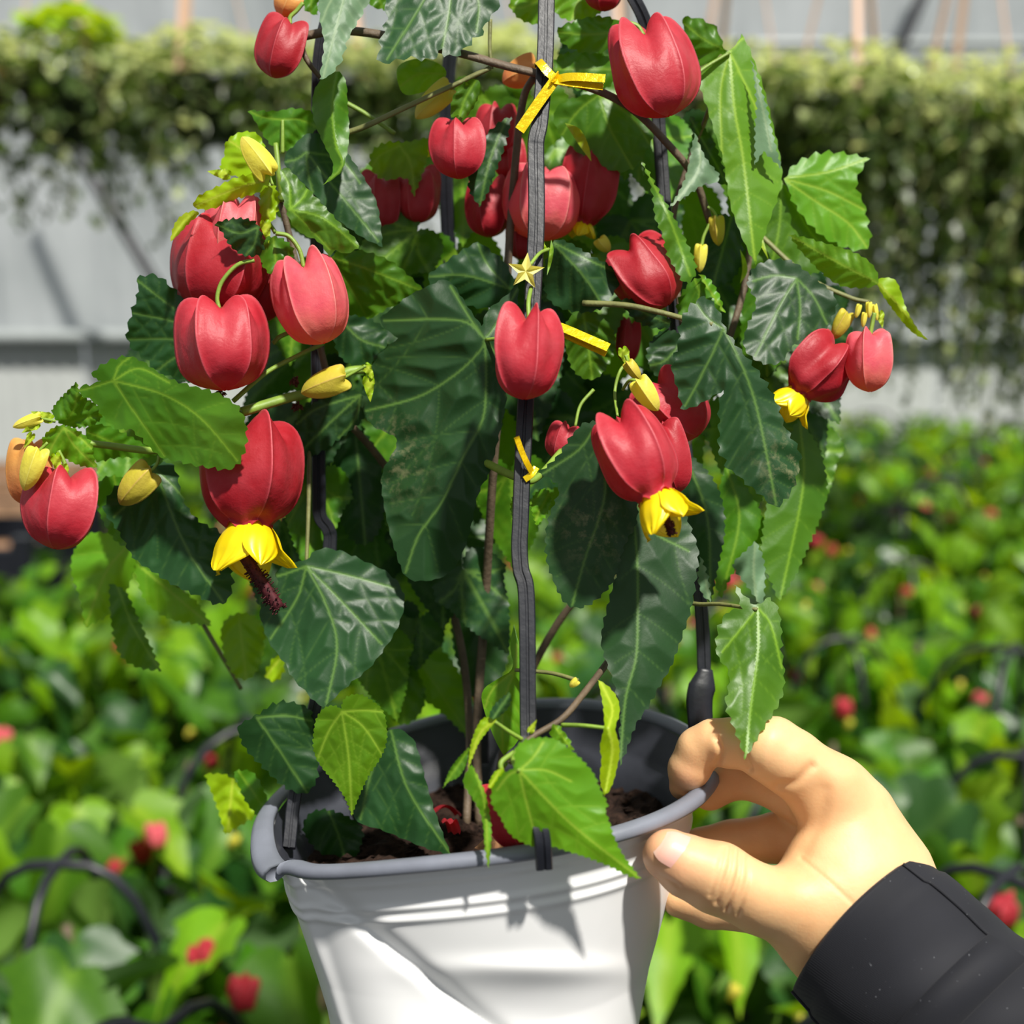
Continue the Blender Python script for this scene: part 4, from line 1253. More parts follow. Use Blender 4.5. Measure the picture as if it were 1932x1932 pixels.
L('light', -160, [(78, 828), (95, 808), (120, 800), (150, 812), (175, 835), (176, 860), (184, 882), (155, 881), (130, 870), (110, 856), (90, 864), (80, 845)], (120, 806), [(120, 806), (140, 840), (180, 880)], veins=[[(105, 830), (90, 858)], [(150, 825), (172, 845)]], tilt=(0, 0.3), sec=20, quilt=5, teeth=(12, 3))
L('mid', -120, [(95, 775), (112, 752), (145, 720), (152, 748), (187, 763), (196, 790), (165, 808), (122, 806), (104, 792)], (120, 802), [(120, 802), (140, 770), (148, 725)], veins=[[(155, 790), (188, 785)]], sec=18, quilt=8, teeth=(10, 3), tilt=(0, 0.5))
L('mid', -70, [(160, 800), (200, 800), (260, 830), (300, 855), (270, 865), (220, 862), (180, 875), (160, 850)], (165, 815), [(165, 815), (230, 840), (298, 856)], sec=26, tilt=(0, 0.3))
L('mid', 10, [(185, 900), (235, 895), (260, 960), (280, 1030), (230, 1035), (200, 1000), (180, 950)], (215, 898), [(215, 898), (240, 1030)], sec=36)
L('dark', -55, [(574, 1061), (548, 1059), (515, 1080), (528, 1098), (505, 1125), (486, 1147), (497, 1183), (507, 1214), (535, 1247), (555, 1285), (571, 1298), (597, 1329), (615, 1334), (633, 1314), (659, 1290), (692, 1267), (720, 1232), (752, 1185),
   (768, 1125), (740, 1082), (688, 1059), (640, 1036), (598, 1033)],
  (578, 1068), [(578, 1068), (615, 1140), (636, 1220), (616, 1328)], veins=[[(655, 1085), (745, 1110)], [(560, 1130), (510, 1205)], [(530, 1085), (518, 1082)], [(640, 1130), (720, 1215)]], tilt=(0.05, -0.2), fold=0.18, quilt=11, sec=62, wave=3, teeth=(30, 3))
L('light', -190, [(643, 1337), (648, 1316), (674, 1307), (695, 1316), (726, 1340), (731, 1381), (729, 1407), (716, 1435), (698, 1459), (685, 1485), (672, 1516), (664, 1540), (651, 1505), (633, 1479), (602, 1443), (589, 1412), (591, 1381), (597, 1350), (615, 1332), (633, 1330)],
  (645, 1342), [(645, 1342), (658, 1430), (664, 1538)], veins=[[(685, 1370), (722, 1425)], [(620, 1380), (600, 1430)], [(690, 1340), (722, 1343)]], tilt=(0.12, 0.25), fold=0.12, quilt=3.5, sec=34, wave=3, teeth=(10, 2.5), g=3.6)
L('dark', -80, [(442, 1370), (485, 1350), (520, 1322), (560, 1325), (592, 1340), (592, 1400), (604, 1460), (582, 1502), (540, 1490), (500, 1452), (460, 1412)], (484, 1354), [(484, 1354), (530, 1420), (582, 1500)], veins=[[(540, 1350), (588, 1360)]], tilt=(0, 0.2), sec=46, quilt=6, wave=3, teeth=(20, 5))
L('dark', -60, [(735, 1365), (780, 1390), (790, 1420), (805, 1480), (830, 1560), (852, 1614), (800, 1600), (760, 1582), (710, 1562), (668, 1552), (660, 1500), (690, 1440)], (735, 1368), [(735, 1368), (770, 1490), (850, 1612)], veins=[[(700, 1460), (680, 1545)]], tilt=(0, -0.12), sec=44, quilt=5, teeth=(30, 2))
L('dark', 20, [(565, 1560), (590, 1525), (640, 1530), (690, 1560), (680, 1600), (660, 1650), (630, 1625), (590, 1600)], (620, 1530), [(620, 1530), (640, 1580), (658, 1648)], sec=30, quilt=6)
L('light', -465, [(968, 1422), (981, 1397), (1020, 1390), (1048, 1393), (1079, 1415), (1111, 1446), (1126, 1469), (1129, 1482), (1150, 1522), (1140, 1527), (1149, 1547), (1157, 1575), (1173, 1611), (1210, 1659), (1183, 1653), (1157, 1637), (1105, 1617), (1069, 1606),
   (1033, 1593), (1007, 1599), (976, 1586), (955, 1567), (945, 1542), (929, 1523), (924, 1503), (935, 1474), (950, 1456), (972, 1452)],
  (980, 1453), [(980, 1453), (1030, 1507), (1090, 1565), (1206, 1656)], veins=[[(990, 1500), (1007, 1565)], [(1030, 1453), (1078, 1474)], [(1005, 1430), (1025, 1400)], [(960, 1462), (938, 1490)]],
  tilt=(0.06, 0.10), fold=0.22, quilt=6, sec=62, cup=0.05, teeth=(13, 3.2), g=3.6)
L('lime', -385, [(1128, 1282), (1150, 1295), (1168, 1320), (1170, 1350), (1158, 1374), (1172, 1410), (1162, 1460), (1152, 1490), (1140, 1502), (1130, 1470), (1136, 1430), (1130, 1410), (1141, 1372), (1138, 1330)], (1148, 1374), [(1148, 1374), (1155, 1420), (1142, 1495)], veins=[[(1155, 1335), (1132, 1286)]], fold=0.9, quilt=1, sec=26, teeth=(16, 1.5), tilt=(0.3, 0))
L('lime', -400, [(938, 1358), (916, 1384), (902, 1402), (883, 1452), (886, 1410), (898, 1372), (914, 1350)], (934, 1360), [(934, 1360), (905, 1385), (884, 1448)], fold=0.5, quilt=2, sec=18, teeth=(10, 1.5))
L('mid', -395, [(886, 1408), (882, 1440), (866, 1468), (846, 1474), (836, 1487), (846, 1455), (862, 1432)], (884, 1412), [(884, 1412), (866, 1440), (838, 1484)], fold=0.3, quilt=2, sec=14, teeth=(8, 1.5))
L('light', -425, [(890, 1442), (904, 1468), (918, 1500), (928, 1560), (926, 1600), (922, 1642), (914, 1600), (912, 1550), (898, 1515), (872, 1480), (876, 1462)], (895, 1450), [(895, 1450), (915, 1520), (921, 1640)], fold=0.4, quilt=2, sec=20, teeth=(14, 2))
L('dark', -400, [(962, 1305), (966, 1325), (952, 1345), (932, 1358), (920, 1352), (934, 1326)], (930, 1357), [(930, 1357), (962, 1308)], fold=0.3, quilt=2, sec=14, teeth=(10, 2))
L('lime', -425, [(948, 1446), (955, 1460), (940, 1480), (925, 1490), (920, 1482), (930, 1458)], (947, 1448), [(947, 1448), (922, 1487)], fold=0.4, quilt=1, sec=0, teeth=(10, 1.5))
L('light', -385, [(1040, 1368), (1052, 1365), (1068, 1385), (1078, 1402), (1082, 1418), (1060, 1400), (1036, 1392)], (1045, 1368), [(1045, 1368), (1078, 1412)], fold=0.3, quilt=1, sec=0)
L('light', -235, [(970, 1178), (960, 1220), (972, 1262), (940, 1280), (906, 1302), (912, 1340), (935, 1400), (950, 1425), (985, 1395), (1004, 1300), (988, 1250)], (972, 1263), [(972, 1263), (950, 1330), (948, 1420)], veins=[[(930, 1300), (915, 1335)], [(975, 1215)]], tilt=(0, 0.1), fold=0.4, quilt=3, sec=30, teeth=None)
L('mid', -205, [(1385, 1100), (1410, 1130), (1430, 1146), (1445, 1126), (1465, 1135), (1475, 1180), (1475, 1230), (1482, 1290), (1470, 1330), (1450, 1360), (1430, 1390), (1406, 1434), (1395, 1400), (1380, 1360), (1366, 1330), (1376, 1290), (1374, 1260), (1352, 1240), (1349, 1200), (1360, 1170), (1376, 1150), (1400, 1150)],
  (1430, 1147), [(1430, 1147), (1430, 1230), (1417, 1330), (1407, 1430)], veins=[[(1395, 1190), (1362, 1230)], [(1455, 1180), (1475, 1260)]], tilt=(0.15, -0.38), fold=0.35, quilt=5, sec=52, teeth=(24, 5))
L('mid', 30, [(1505, 790), (1540, 830), (1555, 870), (1564, 930), (1548, 980), (1522, 1040), (1500, 1090), (1470, 1135), (1450, 1090), (1435, 1050), (1440, 980), (1460, 900), (1480, 840)], (1510, 800), [(1510, 800), (1515, 920), (1472, 1130)], sec=70, quilt=6, fold=0.3, tilt=(0.2, -0.1))
L('dark', -20, [(1290, 850), (1330, 880), (1362, 930), (1370, 1000), (1355, 1070), (1340, 1140), (1322, 1100), (1305, 1020), (1270, 960), (1270, 890)], (1292, 855), [(1292, 855), (1335, 980), (1340, 1135)], sec=60, quilt=5)
L('mid', 20, [(1370, 880), (1420, 930), (1450, 1000), (1435, 1030), (1400, 1045), (1360, 1130), (1345, 1100), (1365, 1000), (1352, 930)], (1372, 885), [(1372, 885), (1395, 980), (1362, 1120)], sec=50)
L('pale', -30, [(1425, 1020), (1446, 1060), (1440, 1150), (1412, 1108), (1376, 1066), (1398, 1048)], (1428, 1140), [(1428, 1140), (1422, 1080), (1425, 1024)], sec=0, fold=0.3, quilt=0)
L('pale', -60, [(1322, 1048), (1338, 1090), (1342, 1136), (1325, 1125), (1314, 1085)], (1325, 1050), [(1325, 1050), (1338, 1132)], sec=0, quilt=0)
L('dark', -120, [(1045, 450), (1072, 455), (1112, 480), (1150, 500), (1198, 520), (1196, 536), (1175, 530), (1162, 545), (1140, 585), (1085, 592), (1035, 572), (1022, 530), (1030, 490)], (1040, 455), [(1040, 455), (1100, 520), (1140, 580)], veins=[[(1110, 490), (1190, 524)]], tilt=(0.1, 0.2), sec=40, teeth=(18, 4), fold=0.4)
L('light', -165, [(1040, 452), (1046, 470), (1040, 500), (1032, 520), (1034, 490)], (1041, 455), [(1041, 455), (1034, 516)], sec=0, quilt=0, teeth=None)
L('lime', -160, [(1008, 452), (1020, 448), (1032, 462), (1025, 482), (1006, 478)], (1032, 462), [(1032, 462), (1010, 465)], sec=0, quilt=1)
L('dark', -10, [(800, 522), (850, 488), (900, 452), (922, 470), (962, 500), (975, 560), (930, 585), (870, 575), (820, 548)], (962, 545), [(962, 545), (880, 520), (805, 522)], veins=[[(920, 500), (902, 460)]], tilt=(0, 0.2), sec=46, teeth=(26, 4))
L('mid', -30, [(618, 480), (660, 468), (705, 478), (745, 495), (782, 530), (806, 552), (770, 562), (725, 585), (690, 606), (655, 590), (632, 540)], (625, 485), [(625, 485), (700, 510), (800, 550)], veins=[[(660, 540), (690, 595)]], tilt=(0, 0.3), sec=36, teeth=(22, 4), quilt=8)
L('dark', 0, [(640, 590), (700, 600), (735, 625), (728, 660), (700, 690), (650, 690), (625, 640)], (640, 600), [(640, 600), (680, 640), (725, 655)], sec=34)
L('dark', -30, [(700, 740), (690, 790), (650, 822), (600, 858), (556, 874), (540, 845), (545, 810), (570, 780), (600, 752), (650, 735)], (680, 745), [(680, 745), (620, 800), (552, 868)], veins=[[(600, 770), (560, 800)], [(670, 790), (640, 825)]], tilt=(0, 0.2), sec=40, quilt=7, under=False)
L('mid', -60, [(1066, 600), (1110, 583), (1142, 598), (1166, 640), (1150, 690), (1120, 722), (1080, 705), (1064, 650)], (1100, 590), [(1100, 590), (1110, 650), (1118, 718)], tilt=(0.1, 0.2), sec=26, quilt=9, teeth=(16, 3))
L('dark', -70, [(1170, 566), (1200, 560), (1240, 590), (1268, 604), (1262, 622), (1220, 618), (1190, 600)], (1262, 610), [(1262, 610), (1220, 592), (1174, 567)], sec=24, tilt=(0, 0.3))
L('dark', -60, [(1214, 665), (1245, 618), (1292, 628), (1300, 680), (1275, 725), (1232, 710)], (1290, 640), [(1290, 640), (1255, 680), (1222, 690)], sec=26, teeth=(14, 4))
L('mid', -50, [(1272, 575), (1300, 530), (1330, 520), (1355, 550), (1366, 590), (1330, 600), (1285, 610)], (1310, 525), [(1310, 525), (1320, 560), (1300, 605)], sec=30, tilt=(0, 0.2))
L('light', -60, [(1318, 516), (1340, 525), (1360, 560), (1367, 592), (1352, 575), (1335, 548)], (1320, 518), [(1320, 518), (1365, 588)], sec=0, quilt=0)
L('light', 60, [(688, 302), (720, 265), (760, 270), (812, 258), (805, 310), (780, 372), (770, 330), (720, 345)], (755, 275), [(755, 275), (775, 310), (782, 368)], veins=[[(715, 295), (695, 330)]], sec=30)
L('dark', -30, [(942, 228), (965, 220), (958, 262), (940, 312), (922, 362), (905, 390), (890, 370), (880, 345), (900, 290), (915, 255)], (955, 225), [(955, 225), (925, 300), (906, 385)], sec=34, fold=0.35, tilt=(0.2, 0))
L('mid', 0, [(1045, 55), (1090, 35), (1150, 28), (1178, 48), (1160, 92), (1110, 105), (1060, 85)], (1170, 60), [(1170, 60), (1110, 65), (1048, 60)], sec=30, tilt=(0, 0.3), teeth=(20, 4))
L('light', 30, [(952, 8), (985, -20), (1020, -10), (1020, 48), (985, 42)], (1015, 0), [(1015, 0), (985, 15), (955, 10)], sec=24, teeth=(16, 4))
L('light', 20, [(1045, -30), (1100, -30), (1150, 0), (1120, 40), (1060, 40), (1040, 10)], (1100, -20), [(1100, -20), (1080, 35)], sec=24, teeth=(16, 4))
L('mid', 30, [(1040, 110), (1080, 95), (1150, 100), (1170, 140), (1140, 175), (1080, 170), (1050, 150)], (1160, 130), [(1160, 130), (1045, 130)], sec=30)
L('mid', 20, [(1050, 195), (1130, 170), (1205, 205), (1240, 245), (1215, 300), (1180, 330), (1120, 310), (1062, 265), (1040, 225)], (1130, 178), [(1130, 178), (1150, 240), (1195, 322)], veins=[[(1090, 210), (1060, 255)], [(1190, 220), (1225, 270)]], sec=46, quilt=6, teeth=(24, 4))
L('lime', -40, [(1066, 232), (1095, 240), (1112, 275), (1116, 305), (1098, 282), (1080, 255)], (1070, 235), [(1070, 235), (1114, 302)], sec=0, quilt=0, teeth=None)
L('light', -20, [(748, 120), (800, 106), (848, 130), (832, 162), (792, 176), (760, 182), (748, 150)], (838, 140), [(838, 140), (790, 140), (752, 165)], sec=28, teeth=None, quilt=5)
L('mid', -100, [(907, 150), (904, 180), (893, 205), (876, 226), (866, 216), (850, 222), (850, 190), (868, 160), (890, 148)], (898, 150), [(898, 150), (878, 185), (866, 222)], sec=26, teeth=(16, 2), tilt=(0.1, 0.2))
L('mid', 10, [(600, 30), (570, 20), (575, -20), (600, -30)], (590, -20), [(590, -20), (585, 25)], sec=0)
L('lime', -30, [(1372, 372), (1400, 378), (1422, 405), (1440, 450), (1450, 490), (1432, 458), (1412, 425), (1392, 400)], (1375, 375), [(1375, 375), (1445, 480)], sec=0, quilt=0, teeth=None)
L('lime', -20, [(1396, 470), (1408, 490), (1412, 515), (1396, 535), (1402, 505)], (1398, 474), [(1398, 474), (1400, 530)], sec=0, quilt=0, teeth=None)
L('dark', 40, [(1330, 410), (1385, 400), (1405, 460), (1395, 520), (1350, 545), (1320, 530)], (1380, 410), [(1380, 410), (1345, 540)], sec=34)
L('light', -150, [(1002, 940), (1020, 920), (1038, 925), (1042, 950), (1030, 975), (1012, 992), (1003, 968)], (1036, 930), [(1036, 930), (1008, 985)], sec=12, teeth=(9, 3), quilt=4)
L('light', -160, [(966, 935), (985, 920), (1002, 935), (998, 965), (975, 970), (968, 985), (962, 960)], (990, 925), [(990, 925), (970, 978)], sec=12, teeth=(9, 3), quilt=4)
L('mid', 60, [(440, 1455), (480, 1450), (510, 1520), (525, 1560), (490, 1545), (460, 1510)], (450, 1455), [(450, 1455), (520, 1555)], sec=0)

# ---- leaves deeper inside the bush
rnd = random.Random(11)
deep = [(700, 560, 200, 20), (760, 880, 230, -10), (640, 880, 220, 10), (880, 820, 230, 10), (820, 640, 210, -30), (1060, 640, 210, 10), (1160, 700, 200, -20), (1240, 880, 220, 20),
        (1090, 880, 210, -15), (1380, 720, 220, 25), (1450, 640, 210, 40), (1400, 870, 210, 10), (960, 980, 200, 0), (820, 1080, 220, 15), (700, 1180, 220, -10), (860, 1160, 190, 20),
        (780, 520, 190, -40), (880, 380, 190, 10), (1200, 500, 190, 15), (1240, 330, 180, 0), (1330, 300, 190, 20), (1000, 260, 170, -20), (640, 700, 170, -30), (560, 860, 180, -20),
        (470, 640, 190, -40), (300, 740, 150, -30), (260, 880, 170, -15), (560, 580, 170, -20), (1480, 720, 170, 20), (1260, 1000, 180, 5), (1560, 600, 130, -20), (700, 1290, 170, 30),
        (560, 400, 150, 30), (800, 1240, 160, -10), (1180, 640, 170, 30), (1120, 400, 170, 20), (1050, 480, 150, -30), (460, 900, 160, -30), (520, 1060, 170, -30), (760, 720, 190, 10),
        (660, 460, 180, 20), (760, 420, 170, -20), (860, 560, 200, 0), (960, 700, 200, 10), (960, 820, 200, -10), (1040, 760, 190, 20), (1120, 560, 180, -10), (1300, 460, 190, 10),
        (1330, 600, 200, 20), (1300, 760, 200, -10), (1180, 820, 190, 0), (1040, 940, 180, 10), (700, 640, 200, -15), (660, 780, 190, 10), (760, 980, 190, 0), (580, 720, 170, -30),
        (1060, 360, 180, 0), (1180, 240, 170, 20), (1120, 150, 150, 10), (900, 250, 160, -10), (1450, 780, 170, 20), (1500, 900, 160, 10), (600, 980, 170, -10), (700, 1060, 180, 10)]
for i, (x, y, s_, a) in enumerate(deep):
    zz = rnd.uniform(70, 260)
    tleaf(PL, ['dark', 'mid', 'mid', 'dark', 'mid'][i % 5], (x + rnd.uniform(-15, 15), y - s_ * 0.45), s_ * rnd.uniform(0.9, 1.15), a + rnd.uniform(-20, 20), zz,
          lobes=rnd.uniform(0.8, 1.15), tilt=(rnd.uniform(-0.4, 0.4), rnd.uniform(-0.5, 0.3)), fold=rnd.uniform(0.1, 0.4), quilt=6, g=8)

# outer leaves at the back of the plant, low on the left and right
L('light', 150, [(150, 1010), (200, 1000), (260, 1040), (250, 1090), (225, 1150), (160, 1185), (150, 1120), (128, 1070)], (240, 1030), [(240, 1030), (200, 1080), (162, 1180)], sec=36)
L('mid', 120, [(205, 1100), (235, 1110), (250, 1140), (275, 1200), (305, 1265), (260, 1262), (225, 1240), (210, 1190)], (222, 1105), [(222, 1105), (250, 1180), (300, 1262)], sec=30, fold=0.5)
L('light', 160, [(250, 1060), (310, 1090), (370, 1130), (400, 1180), (330, 1175), (270, 1140)], (260, 1065), [(260, 1065), (395, 1178)], sec=36)
L('light', 200, [(410, 1180), (450, 1150), (500, 1170), (500, 1240), (470, 1290), (430, 1270)], (450, 1155), [(450, 1155), (465, 1285)], sec=30)
L('lime', 140, [(385, 1460), (430, 1458), (470, 1500), (492, 1535), (450, 1560), (425, 1575), (412, 1530)], (440, 1462), [(440, 1462), (430, 1570)], sec=26)
L('lime', 180, [(515, 1240), (530, 1235), (540, 1265), (520, 1290), (495, 1275)], (530, 1240), [(530, 1240), (500, 1278)], sec=0)
L('dark', 230, [(850, 1110), (900, 1090), (950, 1110), (965, 1200), (950, 1290), (900, 1330), (870, 1280), (850, 1200)], (905, 1095), [(905, 1095), (905, 1325)], sec=60)
L('mid', 250, [(720, 1200), (800, 1190), (860, 1250), (895, 1330), (890, 1400), (820, 1330), (750, 1300)], (760, 1200), [(760, 1200), (890, 1395)], sec=50)
L('mid', 200, [(740, 1240), (790, 1260), (810, 1330), (760, 1380), (720, 1330)], (760, 1245), [(760, 1245), (762, 1375)], sec=40)
L('dark', 170, [(640, 1380), (700, 1350), (760, 1400), (770, 1500), (700, 1560), (650, 1500)], (700, 1355), [(700, 1355), (705, 1550)], sec=50)
L('mid', 60, [(1395, 560), (1440, 520), (1500, 560), (1500, 640), (1450, 720), (1400, 700)], (1440, 530), [(1440, 530), (1448, 715)], sec=40)
L('mid', 110, [(1370, 440), (1430, 400), (1490, 460), (1500, 560), (1440, 600), (1380, 560)], (1430, 405), [(1430, 405), (1440, 595)], sec=46)
L('mid', 130, [(1340, 180), (1400, 200), (1450, 300), (1460, 420), (1400, 440), (1350, 330)], (1350, 185), [(1350, 185), (1430, 435)], sec=50)
L('dark', 130, [(620, 820), (680, 800), (720, 860), (730, 980), (690, 1040), (640, 1000)], (670, 805), [(670, 805), (690, 1035)], sec=50)
L('mid', 190, [(560, 880), (610, 860), (640, 940), (630, 1030), (580, 1050), (545, 980)], (600, 865), [(600, 865), (590, 1045)], sec=46)

# ---- open flowers
flower(PL, 'red', (548, 42), (515, 147), 104, -60, dz=-10, roll=0.35, ped=[(572, 5), (560, 20), (548, 32)], ridge=0.8, shoulder=0.6)
flower(PL, 'rose', (1213, 62), (1262, 220), 172, -110, dz=-30, roll=0.55, ped=[(1172, 62), (1182, 45), (1202, 48)], ridge=1.1, shoulder=1.6, crumple=0.03, label='large heart-topped red flower beside the gold tie')
flower(PL, 'rose', (866, 232), (866, 338), 112, -60, dz=-12, roll=0.2, ridge=0.8, ped=[(878, 180), (872, 205)])
flower(PL, 'pink', (1030, 322), (1022, 455), 168, 30, dz=-15, roll=0.6, ridge=0.7)
flower(PL, 'red', (1120, 290), (1098, 425), 118, 70, dz=-15, roll=0.1, petals=22, ridge=0.9, open_=0.16)
flower(PL, 'red', (925, 345), (922, 448), 92, 80, dz=-10, roll=0.4)
flower(PL, 'red', (942, 205), (935, 295), 88, 90, dz=-10, roll=0.4)
flower(PL, 'red', (960, 270), (965, 340), 70, 100, roll=0.1)
flower(PL, 'red', (985, 410), (982, 490), 66, 60, roll=0.3)
flower(PL, 'rose', (718, 335), (722, 440), 92, 120, roll=0.3)
flower(PL, 'rose', (790, 325), (788, 422), 92, 110, roll=0.5)
flower(PL, 'red', (425, 430), (398, 592), 205, -70, dz=-20, roll=0.75, shoulder=0.8, ridge=0.8)
flower(PL, 'red', (490, 480), (492, 610), 130, 0, roll=0.4)
flower(PL, 'pink', (448, 385), (428, 500), 116, -95, dz=-15, roll=0.5, shoulder=1.5)
flower(PL, 'rose', (413, 578), (425, 737), 182, -170, dz=-25, roll=0.5, shoulder=1.0, ped=[(480, 491), (448, 500), (420, 530), (410, 560)], label='round red lantern flower hanging from a curved stalk')
flower(PL, 'pink', (572, 502), (612, 648), 150, -130, dz=-35, roll=0.62, shoulder=1.3, ped=[(520, 440), (545, 446), (565, 472)], label='pale pink lantern flower')
flower(PL, 'red', (470, 805), (468, 1000), 228, -105, dz=-40, roll=0.85, petals=80, stamen=80, open_=0.20, tip=(526, 1148), pw=0.25, shoulder=1.0, ridge=0.8, label='largest red flower with yellow petals and long dark stamen')
flower(PL, 'rose', (128, 898), (103, 1036), 156, -150, dz=-20, roll=0.35, shoulder=0.9, ped=[(110, 850), (122, 875)])
flower(PL, 'orange', (58, 838), (52, 955), 100, -100, dz=-10, roll=0.1, shoulder=0.6)
flower(PL, 'rose', (998, 602), (990, 754), 140, -285, dz=-25, roll=0.95, shoulder=1.2, crumple=0.035, ped=[(1002, 542, -240), (997, 570, -270)], label='red flower hanging in front of the black stake')
flower(PL, 'red', (1186, 470), (1262, 575), 140, -40, dz=-30, roll=0.7, crumple=0.05, shoulder=0.6)
flower(PL, 'rose', (1168, 795), (1240, 942), 158, -290, dz=-40, roll=0.62, petals=62, stamen=42, open_=0.24, pw=0.28, ridge=1.0, shoulder=1.3, crumple=0.025, tip=(1268, 1008), label='red flower with five yellow petals over a dark leaf')
flower(PL, 'rose', (1236, 728), (1318, 822), 150, -80, dz=-20, roll=0.3, shoulder=1.0)
flower(PL, 'red', (1245, 800), (1280, 930), 90, -160, roll=0.1, shoulder=0.4)
flower(PL, 'rose', (1072, 806), (1052, 868), 66, -100, roll=0.5)
flower(PL, 'red', (1580, 650), (1505, 745), 132, -60, dz=-15, roll=0.9, petals=45, stamen=0, open_=0.2, crumple=0.06, pw=0.25, label='crumpled dark red flower at the right end of the branch')
flower(PL, 'pink', (1642, 628), (1641, 740), 104, -90, dz=-10, roll=0.28, shoulder=0.6, ped=[(1650, 590), (1646, 610)], ridge=0.8)
flower(PL, 'red', (1142, -55), (1138, 22), 84, -20, roll=0.3)
flower(PL, 'red', (938, 1478), (985, 1602), 92, -350, roll=0.2, shoulder=0.3, ped=[(955, 1440, -390), (940, 1460, -370)])
flower(PL, 'red', (1190, 610), (1184, 685), 52, 60, roll=0.4)

# ---- buds
bud(PL, 'orange', (552, -12), (532, 34), 64, -20, ped=[(575, -5)])
bud(PL, 'bud', (508, 330), (456, 258), 58, -140, ped=[(515, 350)])
bud(PL, 'budgreen', (652, 712), (568, 742), 66, -130, ped=[(690, 690), (672, 700)])
bud(PL, 'budgreen', (286, 888), (226, 952), 74, -130, ped=[(300, 860), (296, 875)])
bud(PL, 'bud', (1204, 716), (1242, 775), 48, -240, ped=[(1175, 735, -200), (1188, 718, -230)])
bud(PL, 'budgreen', (1184, 682), (1208, 716), 30, -210, ped=[(1180, 670)])
bud(PL, 'bud', (74, 848), (46, 926), 56, -185, ped=[(90, 835)])
bud(PL, 'bud', (76, 788), (24, 806), 28, -150, ped=[(105, 795)])
bud(PL, 'bud', (850, 166), (784, 224), 56, -40, ped=[(880, 150)])
bud(PL, 'orange', (1012, 128), (948, 156), 70, 10)
bud(PL, 'budgreen', (1352, 408), (1356, 464), 36, 0, ped=[(1335, 390), (1345, 398)])
bud(PL, 'bud', (1324, 462), (1320, 514), 28, 0, ped=[(1340, 420), (1328, 445)])
bud(PL, 'bud', (1130, 450), (1150, 475), 34, 20)
for (x0, y0, x1, y1, w) in [(1640, 570, 1640, 600, 16), (1650, 575, 1655, 605, 14), (1622, 575, 1615, 600, 14), (1632, 590, 1628, 618, 14)]:
    bud(PL, 'bud', (x0, y0), (x1, y1), w, -60)
bud(PL, 'budgreen', (1600, 590), (1572, 640), 40, -40)
bud(PL, 'bud', (1090, 1284), (1075, 1296), 18, -310)
# five-pointed pale bud opened like a star
V = [(992, 512, -250)]; Fs = []
for k in range(10):
    an = math.radians(-90 + 36 * k + 6); r = 36 if k % 2 == 0 else 15
    V.append((992 + r * math.cos(an), 512 + r * math.sin(an), -262 if k % 2 else -246))
for k in range(10): Fs.append((0, 1 + (k + 1) % 10, 1 + k))
V2 = [(992, 514, -225)] + [(v[0], v[1], v[2] + 6) for v in V[1:]]
Fs += [(11, 12 + k, 12 + (k + 1) % 10) for k in range(10)] + [(1 + k, 1 + (k + 1) % 10, 12 + (k + 1) % 10, 12 + k) for k in range(10)]
M['star'] = plain('pale_yellow_bud', srgb(240, 234, 150), 0.45, 0.4, nscale=100, namp=0.08, trans=srgb(235, 230, 120), tfac=0.3)
sb = obj('flower_bud', C(V + V2), Fs, M['star'], PL, False, label='pale yellow star-shaped bud')
tv, tf = tube([(1035, 470, -170), (1018, 478, -200), (1000, 500, -228)], 3.5, 7, 5)
obj('pedicel', C(tv), tf, M['stemgreen'], sb)
# small green bracts and stipules around the growing tips
for (x, y, a, s_, z) in [(70, 800, -60, 34, -155), (95, 790, -110, 40, -150), (60, 820, -30, 30, -150), (105, 860, 10, 40, -170), (120, 880, 5, 36, -165), (430, 330, -100, 40, -90), (500, 420, 10, 40, -110),
                         (1000, 1380, 150, 26, -380), (690, 690, 30, 34, -90), (695, 715, 5, 44, -90), (1175, 660, 20, 40, -150), (450, 770, -70, 24, -140), (1660, 590, 10, 30, -60)]:
    tleaf(PL, 'lime', (x, y), s_, a, z, lobes=0.6, quilt=1, sec=0, g=5, teeth=None)
# dried bits caught in the branch
for (x, y, z) in [(556, 716, -50), (560, 764, -45), (415, 742, -125)]:
    rn = random.Random(x)
    parts = []
    for k in range(26):
        d = np.array([rn.gauss(0, 1), rn.gauss(0, 1), rn.gauss(0, 1)]); d /= np.linalg.norm(d)
        p = np.array([x, y, z]) + d * rn.uniform(2, 9)
        parts.append(tube([p, p + d * 6 + np.array([0, 4, 0])], 2.6, 5, 2, taper=0.3))
    v, f, _ = join(parts)
    obj('dried_bract', C(v), f, M['dried'], PL)
